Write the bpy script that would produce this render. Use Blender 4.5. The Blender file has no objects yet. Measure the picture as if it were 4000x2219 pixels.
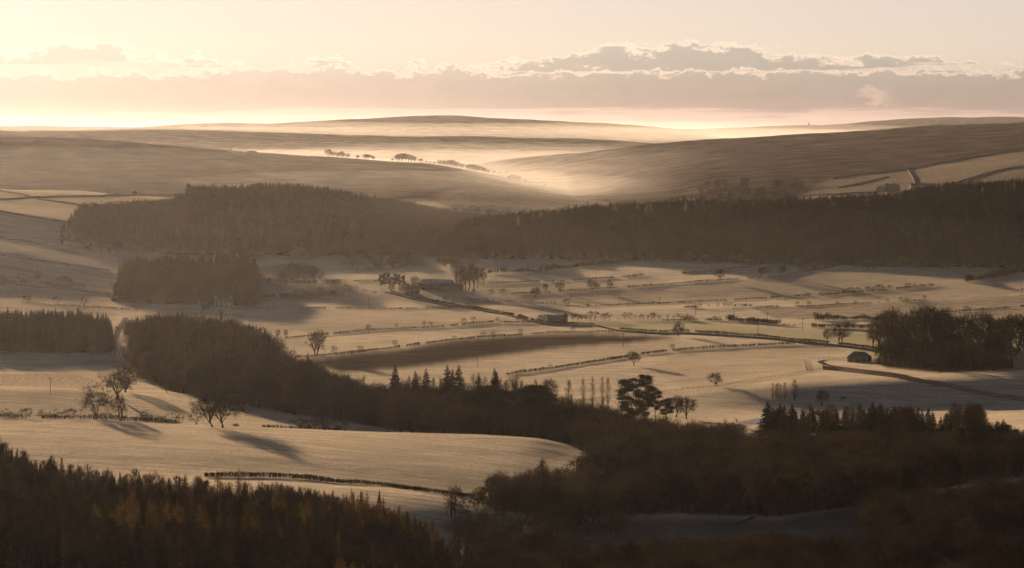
import bpy, math, random
import numpy as np
from mathutils import Vector

# ------------------------------------------------------------------ camera, world, sun, exposure
SC = bpy.context.scene
F = 7304.0      # focal length in units of a frame 2576 wide
U0, V0, H = 1288.0, 322.0, 160.0
cam = bpy.data.cameras.new("camera"); co = bpy.data.objects.new("camera", cam)
SC.collection.objects.link(co); SC.camera = co
cam.sensor_width = 36.0; cam.lens = 36.0*F/2576.0
cam.shift_y = -(714.5-V0)/2576.0
cam.clip_start = 1.0; cam.clip_end = 80000.0
co.location = (0, 0, H); co.rotation_euler = (math.radians(90), 0, 0)

SUN_AZ, SUN_EL = math.radians(-19.0), math.radians(5.7)
sdir = Vector((math.sin(SUN_AZ)*math.cos(SUN_EL), math.cos(SUN_AZ)*math.cos(SUN_EL), math.sin(SUN_EL)))
sl = bpy.data.lights.new("sun", 'SUN'); sl.energy = 5.0; sl.angle = math.radians(0.5); sl.color = (1.0, 0.68, 0.415)
so = bpy.data.objects.new("sun", sl); SC.collection.objects.link(so)
so.rotation_euler = (-sdir).to_track_quat('-Z', 'Y').to_euler(); so.location = (-300, 0, 400)

SC.view_settings.view_transform = 'Standard'; SC.view_settings.look = 'None'
SC.view_settings.exposure = 1.74; SC.view_settings.gamma = 1.0; SC.view_settings.use_curve_mapping = False
SC.cycles.use_denoising = True
try: SC.cycles.denoiser = 'OPENIMAGEDENOISE'
except Exception: pass
SC.cycles.max_bounces = 4; SC.cycles.diffuse_bounces = 2; SC.cycles.volume_bounces = 1
SC.cycles.transparent_max_bounces = 8; SC.cycles.use_adaptive_sampling = False

class NT:
    """small node-tree helper"""
    def __init__(s, tree): s.t = tree; s.n = tree.nodes; s.l = tree.links
    def node(s, typ, **kw):
        n = s.n.new(typ)
        for k, v in kw.items(): setattr(n, k, v)
        return n
    def put(s, sock, val):
        if hasattr(val, 'is_linked') or isinstance(val, bpy.types.NodeSocket): s.l.new(val, sock)
        elif val is not None: sock.default_value = val
    def m(s, op, a, b=None, c=None, clamp=False):
        n = s.node('ShaderNodeMath', operation=op, use_clamp=clamp)
        s.put(n.inputs[0], a)
        if b is not None: s.put(n.inputs[1], b)
        if c is not None: s.put(n.inputs[2], c)
        return n.outputs[0]
    def mix(s, f, a, b, blend='MIX'):
        n = s.node('ShaderNodeMix', data_type='RGBA', blend_type=blend, clamp_factor=True)
        s.put(n.inputs[0], f); s.put(n.inputs[6], a); s.put(n.inputs[7], b)
        return n.outputs[2]
    def sstep(s, x, a, b):
        n = s.node('ShaderNodeMapRange', interpolation_type='SMOOTHSTEP')
        s.put(n.inputs[0], x); s.put(n.inputs[1], a); s.put(n.inputs[2], b)
        n.inputs[3].default_value = 0; n.inputs[4].default_value = 1
        return n.outputs[0]
    def noise(s, vec, scale, detail=4, rough=0.55, dist=0.0):
        n = s.node('ShaderNodeTexNoise'); s.put(n.inputs['Vector'], vec)
        n.inputs['Scale'].default_value = scale; n.inputs['Detail'].default_value = detail
        n.inputs['Roughness'].default_value = rough; n.inputs['Distortion'].default_value = dist
        return n.outputs['Fac']
    def vec(s, x, y, z):
        n = s.node('ShaderNodeCombineXYZ'); s.put(n.inputs[0], x); s.put(n.inputs[1], y); s.put(n.inputs[2], z)
        return n.outputs[0]
    def curve(s, x, pts):
        n = s.node('ShaderNodeFloatCurve'); c = n.mapping.curves[0]
        n.mapping.use_clip = False
        while len(c.points) > 2: c.points.remove(c.points[0])
        c.points[0].location = pts[0]; c.points[-1].location = pts[-1]
        for p in pts[1:-1]: c.points.new(*p)
        for p in c.points: p.handle_type = 'AUTO'
        n.mapping.update(); s.put(n.inputs['Value'], x)
        return n.outputs[0]

W = bpy.data.worlds.new("World"); SC.world = W; W.use_nodes = True
nt = NT(W.node_tree); bg = W.node_tree.nodes['Background']
sky = nt.node('ShaderNodeTexSky', sky_type='NISHITA', sun_disc=False, sun_elevation=SUN_EL,
              sun_rotation=SUN_AZ, air_density=1.0, dust_density=1.0, ozone_density=1.0, altitude=200)
tc = nt.node('ShaderNodeTexCoord'); sep = nt.node('ShaderNodeSeparateXYZ'); nt.l.new(tc.outputs['Generated'], sep.inputs[0])
X, Y_, Z_ = sep.outputs
az = nt.m('ARCTAN2', X, Y_)                                  # 0 ahead, negative to the left
hor = nt.m('SQRT', nt.m('ADD', nt.m('MULTIPLY', X, X), nt.m('MULTIPLY', Y_, Y_)))
el = nt.m('DIVIDE', Z_, hor)                                 # tangent of the elevation
uu = nt.m('MULTIPLY_ADD', az, F/2576.0, 0.5)                 # bearing in fractions of the view's width
ee = nt.m('MULTIPLY', el, 10.0)
up = nt.sstep(el, 0.06, 0.5)
sc3 = nt.node('ShaderNodeSeparateColor'); nt.l.new(sky.outputs[0], sc3.inputs[0])
cc3 = nt.node('ShaderNodeCombineColor')
for i_, a_ in enumerate((2.46, 2.27, 2.52)):
    nt.put(cc3.inputs[i_], nt.m('MULTIPLY', nt.m('POWER', sc3.outputs[i_], (0.26, 0.27, 0.28)[i_]), a_))
low_ = nt.mix(1.0, cc3.outputs[0], nt.mix(nt.sstep(el, -0.002, 0.03), (0.73, 0.61, 0.68, 1), (1, 1, 1, 1)), 'MULTIPLY')
tint = nt.mix(up, low_, nt.mix(1.0, sky.outputs[0], (0.235, 0.24, 0.325, 1), 'MULTIPLY'))
# --- the cloud bank low over the hills, drawn by bearing (uu) and elevation
cv = nt.vec(nt.m('MULTIPLY', uu, 22.0), nt.m('MULTIPLY', el, 125.0), 0.0)
n1 = nt.noise(cv, 1.6, 8, 0.60); n2 = nt.noise(cv, 5.0, 6, 0.6)
cvs = nt.vec(nt.m('MULTIPLY', uu, 5.0), nt.m('MULTIPLY', el, 420.0), 3.0); ns = nt.noise(cvs, 0.9, 6, 0.6)
puff = nt.m('MULTIPLY', nt.m('SUBTRACT', n1, 0.5), 0.017)
puff = nt.m('ADD', puff, nt.m('MULTIPLY', nt.m('SUBTRACT', n2, 0.5), 0.006))
def V(v): return (322.0-v)/7304.0*10          # height in the view -> ten times the tangent of elevation
def prof(pts):
    return nt.m('DIVIDE', nt.curve(uu, [(u/2576.0, V(v)) for u, v in pts]), 10.0)
def band(top, bot, soft_t, soft_b, wob_t=1.0, wob_b=1.0):
    t = nt.m('SUBTRACT', nt.m('ADD', top, nt.m('MULTIPLY', puff, wob_t)), el)      # >0 under the top
    d = nt.m('SUBTRACT', el, nt.m('ADD', bot, nt.m('MULTIPLY', nt.m('SUBTRACT', ns, 0.5), 0.013*wob_b)))
    return t, nt.m('MULTIPLY', nt.sstep(t, 0.0, soft_t), nt.sstep(d, 0.0, soft_b))
topA = prof([(-300, 120), (0, 136), (60, 130), (130, 112), (270, 104), (330, 128), (430, 152), (500, 140), (590, 156), (700, 175), (745, 152), (820, 144), (890, 156), (1000, 176), (1060, 160),
             (1100, 170), (1200, 172), (1320, 146), (1400, 142), (1540, 112), (1640, 122), (1700, 108), (1810, 108), (1880, 110), (1960, 130), (2060, 138), (2130, 144), (2210, 132), (2260, 150), (2340, 140), (2400, 156), (2576, 160), (2900, 150)])
botA = prof([(-300, 172), (500, 174), (1100, 190), (1600, 179), (2100, 178), (2900, 178)])
topB = prof([(-300, 176), (300, 180), (600, 170), (900, 170), (1050, 176), (1150, 168), (1300, 180), (1500, 178), (1900, 174), (2200, 176), (2900, 174)])
botB = prof([(-300, 316), (300, 312), (520, 302), (620, 290), (690, 283), (900, 284), (1400, 284), (1760, 284), (1880, 296), (2000, 296), (2060, 290), (2300, 286), (2576, 288), (2900, 290)])
tA, mA = band(topA, botA, 0.0007, 0.0012); tB, mB = band(topB, botB, 0.0010, 0.0020, 0.8, 1.0)
dens = nt.curve(uu, [(-0.3, 0.5), (0.0, 0.6), (0.2, 0.65), (0.4, 0.75), (0.6, 0.95), (0.8, 1.0), (1.2, 1.0)])
def shade(t, deep):
    k = nt.sstep(t, 0.0005, deep)
    c = nt.mix(nt.m('MULTIPLY', k, dens), (1.20, 1.17, 1.12, 1), (0.66, 0.69, 0.72, 1))
    return nt.mix(1.0, c, nt.mix(nt.sstep(n1, 0.3, 0.7), (0.97, 0.97, 0.97, 1), (1.03, 1.03, 1.03, 1)), 'MULTIPLY')
hole = nt.m('MULTIPLY', nt.sstep(nt.m('ABSOLUTE', nt.m('SUBTRACT', uu, 2190/2576.0)), 0.022, 0.004), nt.sstep(nt.m('ABSOLUTE', nt.m('SUBTRACT', nt.m('ADD', el, puff), (322-241)/7304.0)), 0.0028, 0.0006))
sA = nt.mix(1.0, tint, shade(tA, 0.0030), 'MULTIPLY'); sB = nt.mix(1.0, tint, shade(tB, 0.0024), 'MULTIPLY')
skyc = nt.mix(mA, tint, sA); skyc = nt.mix(nt.m('MULTIPLY', mB, nt.m('SUBTRACT', 1.0, nt.m('MULTIPLY', hole, 0.75))), skyc, sB)
nt.l.new(skyc, bg.inputs[0]); bg.inputs[1].default_value = 0.05

# ------------------------------------------------------------------ helpers
RNG = np.random.RandomState(7); random.seed(7)
_tab = np.random.RandomState(3).rand(512, 512)
def vnoise(x, y):
    xi = np.floor(x).astype(int); yi = np.floor(y).astype(int); fx = x-xi; fy = y-yi
    fx = fx*fx*fx*(fx*(fx*6-15)+10); fy = fy*fy*fy*(fy*(fy*6-15)+10)
    a = _tab[xi & 511, yi & 511]; b = _tab[(xi+1) & 511, yi & 511]; c = _tab[xi & 511, (yi+1) & 511]; d = _tab[(xi+1) & 511, (yi+1) & 511]
    return (a*(1-fx)+b*fx)*(1-fy)+(c*(1-fx)+d*fx)*fy*1.0
def sn(x, y, s, o=0.0): return vnoise(x/s+o*17.3, y/s+o*9.1)*2-1

def tag(o, label=None, cat=None, group=None, kind=None):
    if label: o["label"] = label
    if cat: o["category"] = cat
    if group: o["group"] = group
    if kind: o["kind"] = kind
    return o
def mesh_np(name, V, Fc, mat=None, smooth=False):
    """V (n,3), Fc (m,k) equal-sided faces"""
    V = np.asarray(V, dtype=np.float32); Fc = np.asarray(Fc, dtype=np.int32); k = Fc.shape[1]
    me = bpy.data.meshes.new(name); me.vertices.add(len(V)); me.vertices.foreach_set('co', V.ravel())
    me.loops.add(Fc.size); me.loops.foreach_set('vertex_index', Fc.ravel())
    me.polygons.add(len(Fc)); me.polygons.foreach_set('loop_start', np.arange(0, Fc.size, k, dtype=np.int32))
    me.polygons.foreach_set('loop_total', np.full(len(Fc), k, dtype=np.int32))
    me.polygons.foreach_set('use_smooth', np.full(len(Fc), smooth))
    me.update(calc_edges=True)
    if mat: me.materials.append(mat)
    return me
def link(name, data, parent=None):
    o = bpy.data.objects.new(name, data); SC.collection.objects.link(o)
    if parent: o.parent = parent
    return o

# ------------------------------------------------------------------ terrain
# rows of the relief, near to far: (distance, [(u, v), ...]) ; v is where that ground stands in the view
ROWS = [
 (10,   [(0, V0+F*.2)]),
 (300,  [(0, 1600), (2576, 1750)]),
 (560,  [(-800, 1420), (0, 1435), (600, 1470), (1290, 1700), (2576, 1800)]),
 (800,  [(-800, 1190), (0, 1212), (300, 1256), (600, 1285), (900, 1325), (1100, 1400), (1290, 1480), (1600, 1465), (2100, 1450), (2576, 1425)]),
 (900,  [(-800, 1165), (0, 1212), (600, 1262), (1000, 1350), (1200, 1395), (1500, 1395), (2576, 1380)]),
 (985,  [(-800, 1160), (0, 1206), (700, 1226), (1000, 1245), (1200, 1262), (1500, 1292), (1900, 1300), (2576, 1285)]),
 (1045, [(-800, 1160), (0, 1170), (700, 1193), (1000, 1218), (1200, 1240), (1500, 1262), (1700, 1265), (2576, 1240)]),
 (1110, [(-800, 1115), (0, 1118), (540, 1130), (900, 1150), (1200, 1177), (1400, 1204), (1700, 1215), (2576, 1190)]),
 (1220, [(-800, 1050), (0, 1055), (200, 1057), (540, 1075), (900, 1091), (1200, 1102), (1350, 1109), (1500, 1140), (1700, 1150), (2576, 1150)]),
 (1330, [(-800, 1050), (0, 1052), (540, 1070), (900, 1088), (1300, 1105), (1600, 1110), (1850, 1085), (2400, 1100), (2576, 1085)]),
 (1530, [(-800, 970), (0, 972), (300, 985), (600, 1000), (1300, 1018), (1700, 1020), (1850, 1030), (2000, 1037), (2300, 1036), (2576, 1026)]),
 (1450, [(-800, 975), (0, 980), (150, 983), (300, 1000), (480, 1016), (700, 1030), (900, 1045), (1300, 1050), (1850, 1055), (2300, 1065), (2576, 1052)]),
 (1620, [(-800, 966), (0, 967), (300, 975), (600, 985), (900, 990), (1300, 988), (1650, 985), (1850, 972), (2000, 960), (2300, 950), (2576, 938)]),

 (1900, [(-800, 880), (0, 885), (600, 890), (1288, 892), (2000, 885), (2576, 880)]),
 (2400, [(-800, 700), (0, 738), (200, 752), (400, 763), (800, 763), (1288, 760), (2000, 752), (2576, 745)]),
 (2640, [(-800, 540), (0, 642), (200, 670), (400, 692), (800, 695), (1288, 690), (2000, 688), (2576, 690)]),
 (2900, [(-800, 440), (0, 578), (200, 600), (300, 612), (600, 645), (1288, 645), (2000, 652), (2576, 660)]),
 (3080, [(-800, 380), (-150, 500), (0, 530), (200, 552), (300, 562), (480, 575), (800, 595), (1100, 612), (1288, 598), (1500, 562), (1750, 560), (1950, 556), (2100, 550), (2300, 528), (2576, 506)]),
 (3950, [(-800, 405), (-150, 462), (0, 476), (200, 480), (300, 492), (480, 502), (700, 503), (900, 520), (1100, 552), (1288, 574), (1500, 545), (1750, 552), (2000, 530), (2300, 505), (2576, 492)]),
 (4300, [(-800, 480), (0, 492), (600, 500), (900, 512), (1150, 502), (1300, 512), (1500, 525), (1800, 522), (1950, 518), (2050, 492), (2300, 482), (2576, 465)]),
 (4800, [(-800, 445), (0, 466), (600, 470), (1000, 470), (1200, 478), (1400, 497), (1500, 505), (1700, 490), (1800, 465), (2000, 454), (2300, 438), (2576, 415)]),
 (5400, [(-800, 380), (0, 402), (400, 412), (800, 426), (1000, 430), (1150, 444), (1300, 468), (1450, 492), (1600, 465), (1700, 448), (2000, 418), (2300, 402), (2576, 380)]),
 (6000, [(-800, 330), (0, 341), (250, 352), (600, 381), (800, 393), (950, 402), (1080, 412), (1150, 425), (1250, 446), (1300, 462), (1450, 465), (1600, 435), (1800, 408), (2000, 388), (2300, 372), (2576, 352)]),
 (6800, [(-800, 350), (0, 362), (600, 420), (1000, 440), (1200, 445), (1400, 432), (1500, 412), (1800, 376), (2000, 362), (2300, 338), (2576, 325)]),
 (7600, [(-800, 400), (0, 400), (1000, 424), (1200, 418), (1288, 402), (1500, 380), (1600, 367), (1800, 349), (2000, 338), (2300, 320), (2450, 312), (2576, 309), (3000, 305)]),
 (8600, [(-800, 350), (0, 370), (600, 380), (1000, 388), (1300, 400), (1500, 396), (1800, 385), (2576, 345)]),
 (10000, [(-800, 325), (0, 332), (400, 328), (800, 338), (1000, 346), (1200, 344), (1450, 346), (1600, 357), (1800, 372), (2576, 350)]),
 (11000, [(-800, 330), (0, 334), (400, 332), (800, 343), (1000, 350), (1300, 352), (1600, 365), (2576, 350)]),
 (13500, [(-800, 318), (0, 319), (120, 318), (210, 320), (350, 319), (450, 313), (590, 309), (640, 311), (800, 307), (950, 299), (1050, 293), (1130, 291), (1250, 295), (1500, 308), (1650, 319), (1750, 326), (1800, 338), (1860, 346), (2576, 340)]),
 (16000, [(-800, 345), (1700, 345), (1800, 332), (1870, 334), (2576, 340)]),
 (22000, [(-800, 325), (1500, 330), (1800, 324), (1900, 321), (2000, 317), (2130, 314), (2180, 306), (2300, 299), (2400, 296), (2576, 297), (3200, 300)]),
 (25500, [(0, 330)]),
]
GU = np.concatenate([np.arange(-2600, -120, 30), np.arange(-120, 2696, 3.4), np.arange(2700, 3400, 30)]).astype(float)
inv = 1/np.linspace(1/520.0, 1/3400.0, 560)
GY = np.concatenate([np.linspace(10, 515, 40), inv, np.linspace(3410, 8000, 330)[0:], np.linspace(8030, 25500, 170)])
def pchip_eval(Xk, Yk, x):
    """Xk (n,), Yk (n, m) -> (len(x), m) monotone cubic"""
    h = np.diff(Xk)[:, None]; d = np.diff(Yk, axis=0)/h
    m = np.zeros_like(Yk); w1 = 2*h[1:]+h[:-1]; w2 = h[1:]+2*h[:-1]
    ok = d[:-1]*d[1:] > 0
    with np.errstate(divide='ignore', invalid='ignore'):
        hm = (w1+w2)/(w1/d[:-1]+w2/d[1:])
    m[1:-1] = np.where(ok, hm, 0); m[0] = d[0]; m[-1] = d[-1]
    i = np.clip(np.searchsorted(Xk, x)-1, 0, len(Xk)-2); t = ((x-Xk[i])/np.diff(Xk)[i])[:, None]; hh = np.diff(Xk)[i][:, None]
    return (2*t**3-3*t**2+1)*Yk[i]+(t**3-2*t**2+t)*hh*m[i]+(-2*t**3+3*t**2)*Yk[i+1]+(t**3-t**2)*hh*m[i+1]
ROWS.sort(key=lambda r: r[0])
RY = np.array([r[0] for r in ROWS], float)
RD = []
for Yr, pts in ROWS:
    pu = np.array([p[0] for p in pts], float); pv = np.array([p[1] for p in pts], float)
    v = np.interp(GU, pu, pv)
    # gentle rounding along the row
    ug = np.arange(-2700, 3500, 10.0); vg = np.interp(ug, pu, pv); k = np.hanning(13); k /= k.sum()
    vg = np.convolve(np.pad(vg, 6, 'edge'), k, 'valid'); v = np.interp(GU, ug, vg)
    RD.append((v-V0)*Yr/F)
RD = np.array(RD)
DROP = pchip_eval(RY, RD, GY)                   # (rows, cols)
GX = (GU[None, :]-U0)/F*GY[:, None]; GYY = np.repeat(GY[:, None], len(GU), 1)
def relief(x, y):
    rg = 1+1.6*np.clip((y-2050)/300, 0, 1)
    n = ((0.35+1.0*np.clip((y-1600)/250, 0, 1))*sn(x/1.5, y, 105, 1)+0.16*sn(x, y, 38, 2)*rg+0.07*sn(x, y*1.0, 15, 3)*rg)
    far = np.clip((y-3900)/1500, 0, 1); vf = np.clip((y-7000)/4000, 0, 1)
    r = 1-np.abs(sn(x+y*0.25, y*0.8, 260, 4)); r2 = 1-np.abs(sn(x+y*.3, y*.9, 110, 8))
    n = n + far*(4.0*sn(x, y, 500, 5)+2.0*sn(x, y, 170, 6)+3.0*(r-0.5)+1.1*(r2-.5)+0.5*sn(x, y, 45, 7)) + vf*(4*sn(x, y, 900, 9)+3*sn(x, y, 300, 10))
    return n*np.clip((y-200)/600, 0.1, 1)
GZ = H-DROP+relief(GX, GYY)
GV = V0+F*(H-GZ)/GYY
def gz(x, y):
    """ground height, scalar or arrays"""
    x = np.asarray(x, float); y = np.asarray(y, float)
    u = U0+F*x/y
    i = np.clip(np.searchsorted(GY, y)-1, 0, len(GY)-2); j = np.clip(np.searchsorted(GU, u)-1, 0, len(GU)-2)
    t = np.clip((y-GY[i])/(GY[i+1]-GY[i]), 0, 1); s = np.clip((u-GU[j])/(GU[j+1]-GU[j]), 0, 1)
    return (GZ[i, j]*(1-s)+GZ[i, j+1]*s)*(1-t)+(GZ[i+1, j]*(1-s)+GZ[i+1, j+1]*s)*t
def hit(u, v, y0=500, y1=25000):
    """where the line of sight through (u, v) meets the ground"""
    ys = GY[(GY >= y0) & (GY <= y1)]; xs = (u-U0)/F*ys
    vv = V0+F*(H-gz(xs, ys))/ys
    k = np.argmax(vv <= v) if (vv <= v).any() else int(np.argmin(vv))
    if k > 0 and vv[k] < v and vv[k-1] > v:
        t = (vv[k-1]-v)/(vv[k-1]-vv[k]); y = ys[k-1]+(ys[k]-ys[k-1])*t
    else: y = ys[k]
    x = (u-U0)/F*y
    return float(x), float(y), float(gz(x, y))
OX = {'A': (0, 257.6), 'B': (858.5, 257.6), 'C': (1716.9, 257.6), 'D': (0, 644), 'E': (858.5, 644), 'F': (1716.9, 644),
      'G': (0, 966), 'H': (858.5, 966), 'I': (1716.9, 966)}
def P(t, x, y): return OX[t][0]+x*.3335, OX[t][1]+y*.3335

def inpoly(u, v, poly):
    r = np.zeros(u.shape, bool); n = len(poly); j = n-1
    for i in range(n):
        ui, vi = poly[i]; uj, vj = poly[j]
        c = ((vi > v) != (vj > v)) & (u < (uj-ui)*(v-vi)/(vj-vi+1e-9)+ui); r ^= c; j = i
    return r

# ------------------------------------------------------------------ ground cover (what grows where, plus some shade painted as ground colour)
def Z(t, *pts): return [P(t, *p) for p in pts]
def cover(shape_list):
    a = np.zeros(GV.shape, np.float32)
    GU2 = np.repeat(GU[None, :], len(GY), 0)
    for poly, y0, y1 in shape_list:
        r0, r1 = np.searchsorted(GY, y0), np.searchsorted(GY, y1)
        a[r0:r1] = np.maximum(a[r0:r1], inpoly(GU2[r0:r1], GV[r0:r1], poly))
    return a
BIG = 4000
NWp = [(-900, 2600), (-900, 1180), (0, 1212), (300, 1258), (600, 1285), (760, 1292), (900, 1330), (1000, 1350), (1100, 1400), (1190, 1450), (1290, 1500), (1400, 1560), (1500, 2600)]
LWp = [(-800, 832), (200, 845), (272, 862), (284, 886), (-800, 886)]
MWp = [(322, 868), (400, 852), (560, 856), (640, 880), (690, 925), (730, 975), (800, 1000), (870, 1032), (1150, 1048), (1300, 1060), (1440, 1075), (1560, 1100),
       (1560, 1180), (1400, 1125), (1100, 1098), (900, 1068), (700, 1036), (560, 1008), (430, 985), (352, 950), (335, 900)]
RWp = [(1400, 1085), (1480, 1092), (1600, 1115), (1750, 1122), (1850, 1132), (1930, 1112), (2300, 1118), (2500, 1140), (3200, 1150), (3200, 1200), (2576, 1200), (2330, 1235), (2250, 1262), (1950, 1300),
       (1700, 1292), (1500, 1300), (1250, 1292), (1215, 1262), (1300, 1240), (1420, 1225), (1520, 1190), (1490, 1150), (1440, 1108)]
BRp = [(1250, 2600), (1190, 1500), (1290, 1458), (1400, 1462), (1500, 1445), (1900, 1428), (2080, 1435), (2200, 1440), (3200, 1430), (3200, 2600)]
BRp2 = [(2300, 1290), (2576, 1262), (3200, 1250), (3200, 1370), (2576, 1372), (2400, 1400), (2280, 1420), (2180, 1400), (2180, 1330)]
CPp = [(2185, 905), (2300, 880), (2440, 895), (2576, 905), (3200, 900), (3200, 950), (2576, 945), (2380, 940), (2230, 925)]
wood = cover([(NWp, 0, 985), (RWp, 900, 1420), (MWp, 1240, 2030), (LWp, 1850, 2200), (BRp, 500, 900), (BRp2, 780, 1010), (CPp, 1650, 2000),
    ([(290, 755), (640, 765), (655, 700), (300, 690)], 2300, 2850),
    ([(150, 600), (450, 640), (900, 645), (1288, 640), (1700, 655), (2050, 665), (3300, 675), (3300, 480), (2300, 500), (1900, 545), (1300, 560), (1000, 520), (700, 490), (470, 495), (200, 520)], 2760, 4250),
])
plough = cover([(Z('E', (-300, 790), (0, 757), (500, 700), (860, 640), (1400, 597), (1900, 590), (2420, 603), (2570, 616), (2200, 655), (1700, 690), (1200, 750), (700, 822), (440, 850), (0, 880)), 1500, 2300)])
green = cover([(Z('E', (1690, 492), (2576, 490))+Z('F', (600, 525), (1030, 555), (2000, 600), (3100, 620), (3100, 760), (2000, 745), (1370, 690), (900, 640), (540, 605), (0, 575))+Z('E', (2200, 565), (1900, 522)), 1600, 2500)])
painted_shade = cover([([(1090, 1320), (1240, 1285), (1500, 1300), (1950, 1306), (2300, 1240), (3200, 1200), (3200, 1440), (1300, 1440)], 700, 1200)])  # lower meadow: its deep shade is painted in as near-black ground
def cover_v(lst):
    a = np.zeros(GV.shape, np.float32)
    for poly, val, y0, y1 in lst: a = np.maximum(a, cover([(poly, y0, y1)])*val)
    return a
tone = cover_v([([(-200, 468), (430, 500), (430, 545), (0, 570), (-200, 560)], .6, 3300, 4200),  # left strip darkened in colour to stand for shade below the lit crest
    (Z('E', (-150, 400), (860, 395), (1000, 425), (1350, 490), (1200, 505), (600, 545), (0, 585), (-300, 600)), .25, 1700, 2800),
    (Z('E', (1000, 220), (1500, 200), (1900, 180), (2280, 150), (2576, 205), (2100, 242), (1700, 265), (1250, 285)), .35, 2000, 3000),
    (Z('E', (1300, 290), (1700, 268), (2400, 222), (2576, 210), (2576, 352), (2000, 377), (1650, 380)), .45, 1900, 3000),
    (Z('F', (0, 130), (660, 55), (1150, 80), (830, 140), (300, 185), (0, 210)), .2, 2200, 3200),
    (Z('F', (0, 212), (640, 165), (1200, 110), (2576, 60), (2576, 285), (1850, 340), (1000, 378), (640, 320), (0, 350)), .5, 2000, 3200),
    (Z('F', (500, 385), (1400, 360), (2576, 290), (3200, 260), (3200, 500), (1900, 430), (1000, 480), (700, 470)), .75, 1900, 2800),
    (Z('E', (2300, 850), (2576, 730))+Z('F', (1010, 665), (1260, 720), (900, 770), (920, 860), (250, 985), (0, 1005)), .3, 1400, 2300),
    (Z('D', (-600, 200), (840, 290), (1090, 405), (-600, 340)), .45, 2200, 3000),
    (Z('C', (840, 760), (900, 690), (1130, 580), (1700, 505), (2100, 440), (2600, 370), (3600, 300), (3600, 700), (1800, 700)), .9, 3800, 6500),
    (Z('B', (600, 720), (900, 630), (1300, 620), (1700, 680), (2100, 800), (1400, 860), (900, 810)), 1.0, 3800, 5000),  # trough between the moors: its shade put in as darker ground colour
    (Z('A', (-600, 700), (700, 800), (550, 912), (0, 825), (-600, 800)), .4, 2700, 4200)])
marsh = cover([(Z('D', (-2000, 880), (560, 890), (700, 935), (830, 985), (600, 1005), (-2000, 985)), 1500, 1900)])
moor = np.clip((GYY-4150)/250, 0, 1).astype(np.float32)
frostfield = cover([(Z('C', (840, 760), (900, 690), (1130, 580), (1700, 505), (2100, 440), (2600, 370), (3600, 300), (3600, 700), (1800, 700)), 3900, 6500),
                    (Z('B', (700, 700), (900, 650), (1300, 640), (1700, 690), (2080, 790), (1400, 850), (900, 800)), 3900, 5000)])
def blur(a, k=9):
    w = np.hanning(k+2)[1:-1]; w /= w.sum()
    for ax in (0, 1): a = np.apply_along_axis(lambda q: np.convolve(np.pad(q, k//2, 'edge'), w, 'valid'), ax, a)
    return a
moor = moor*(1-.5*blur(frostfield, 15))

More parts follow.
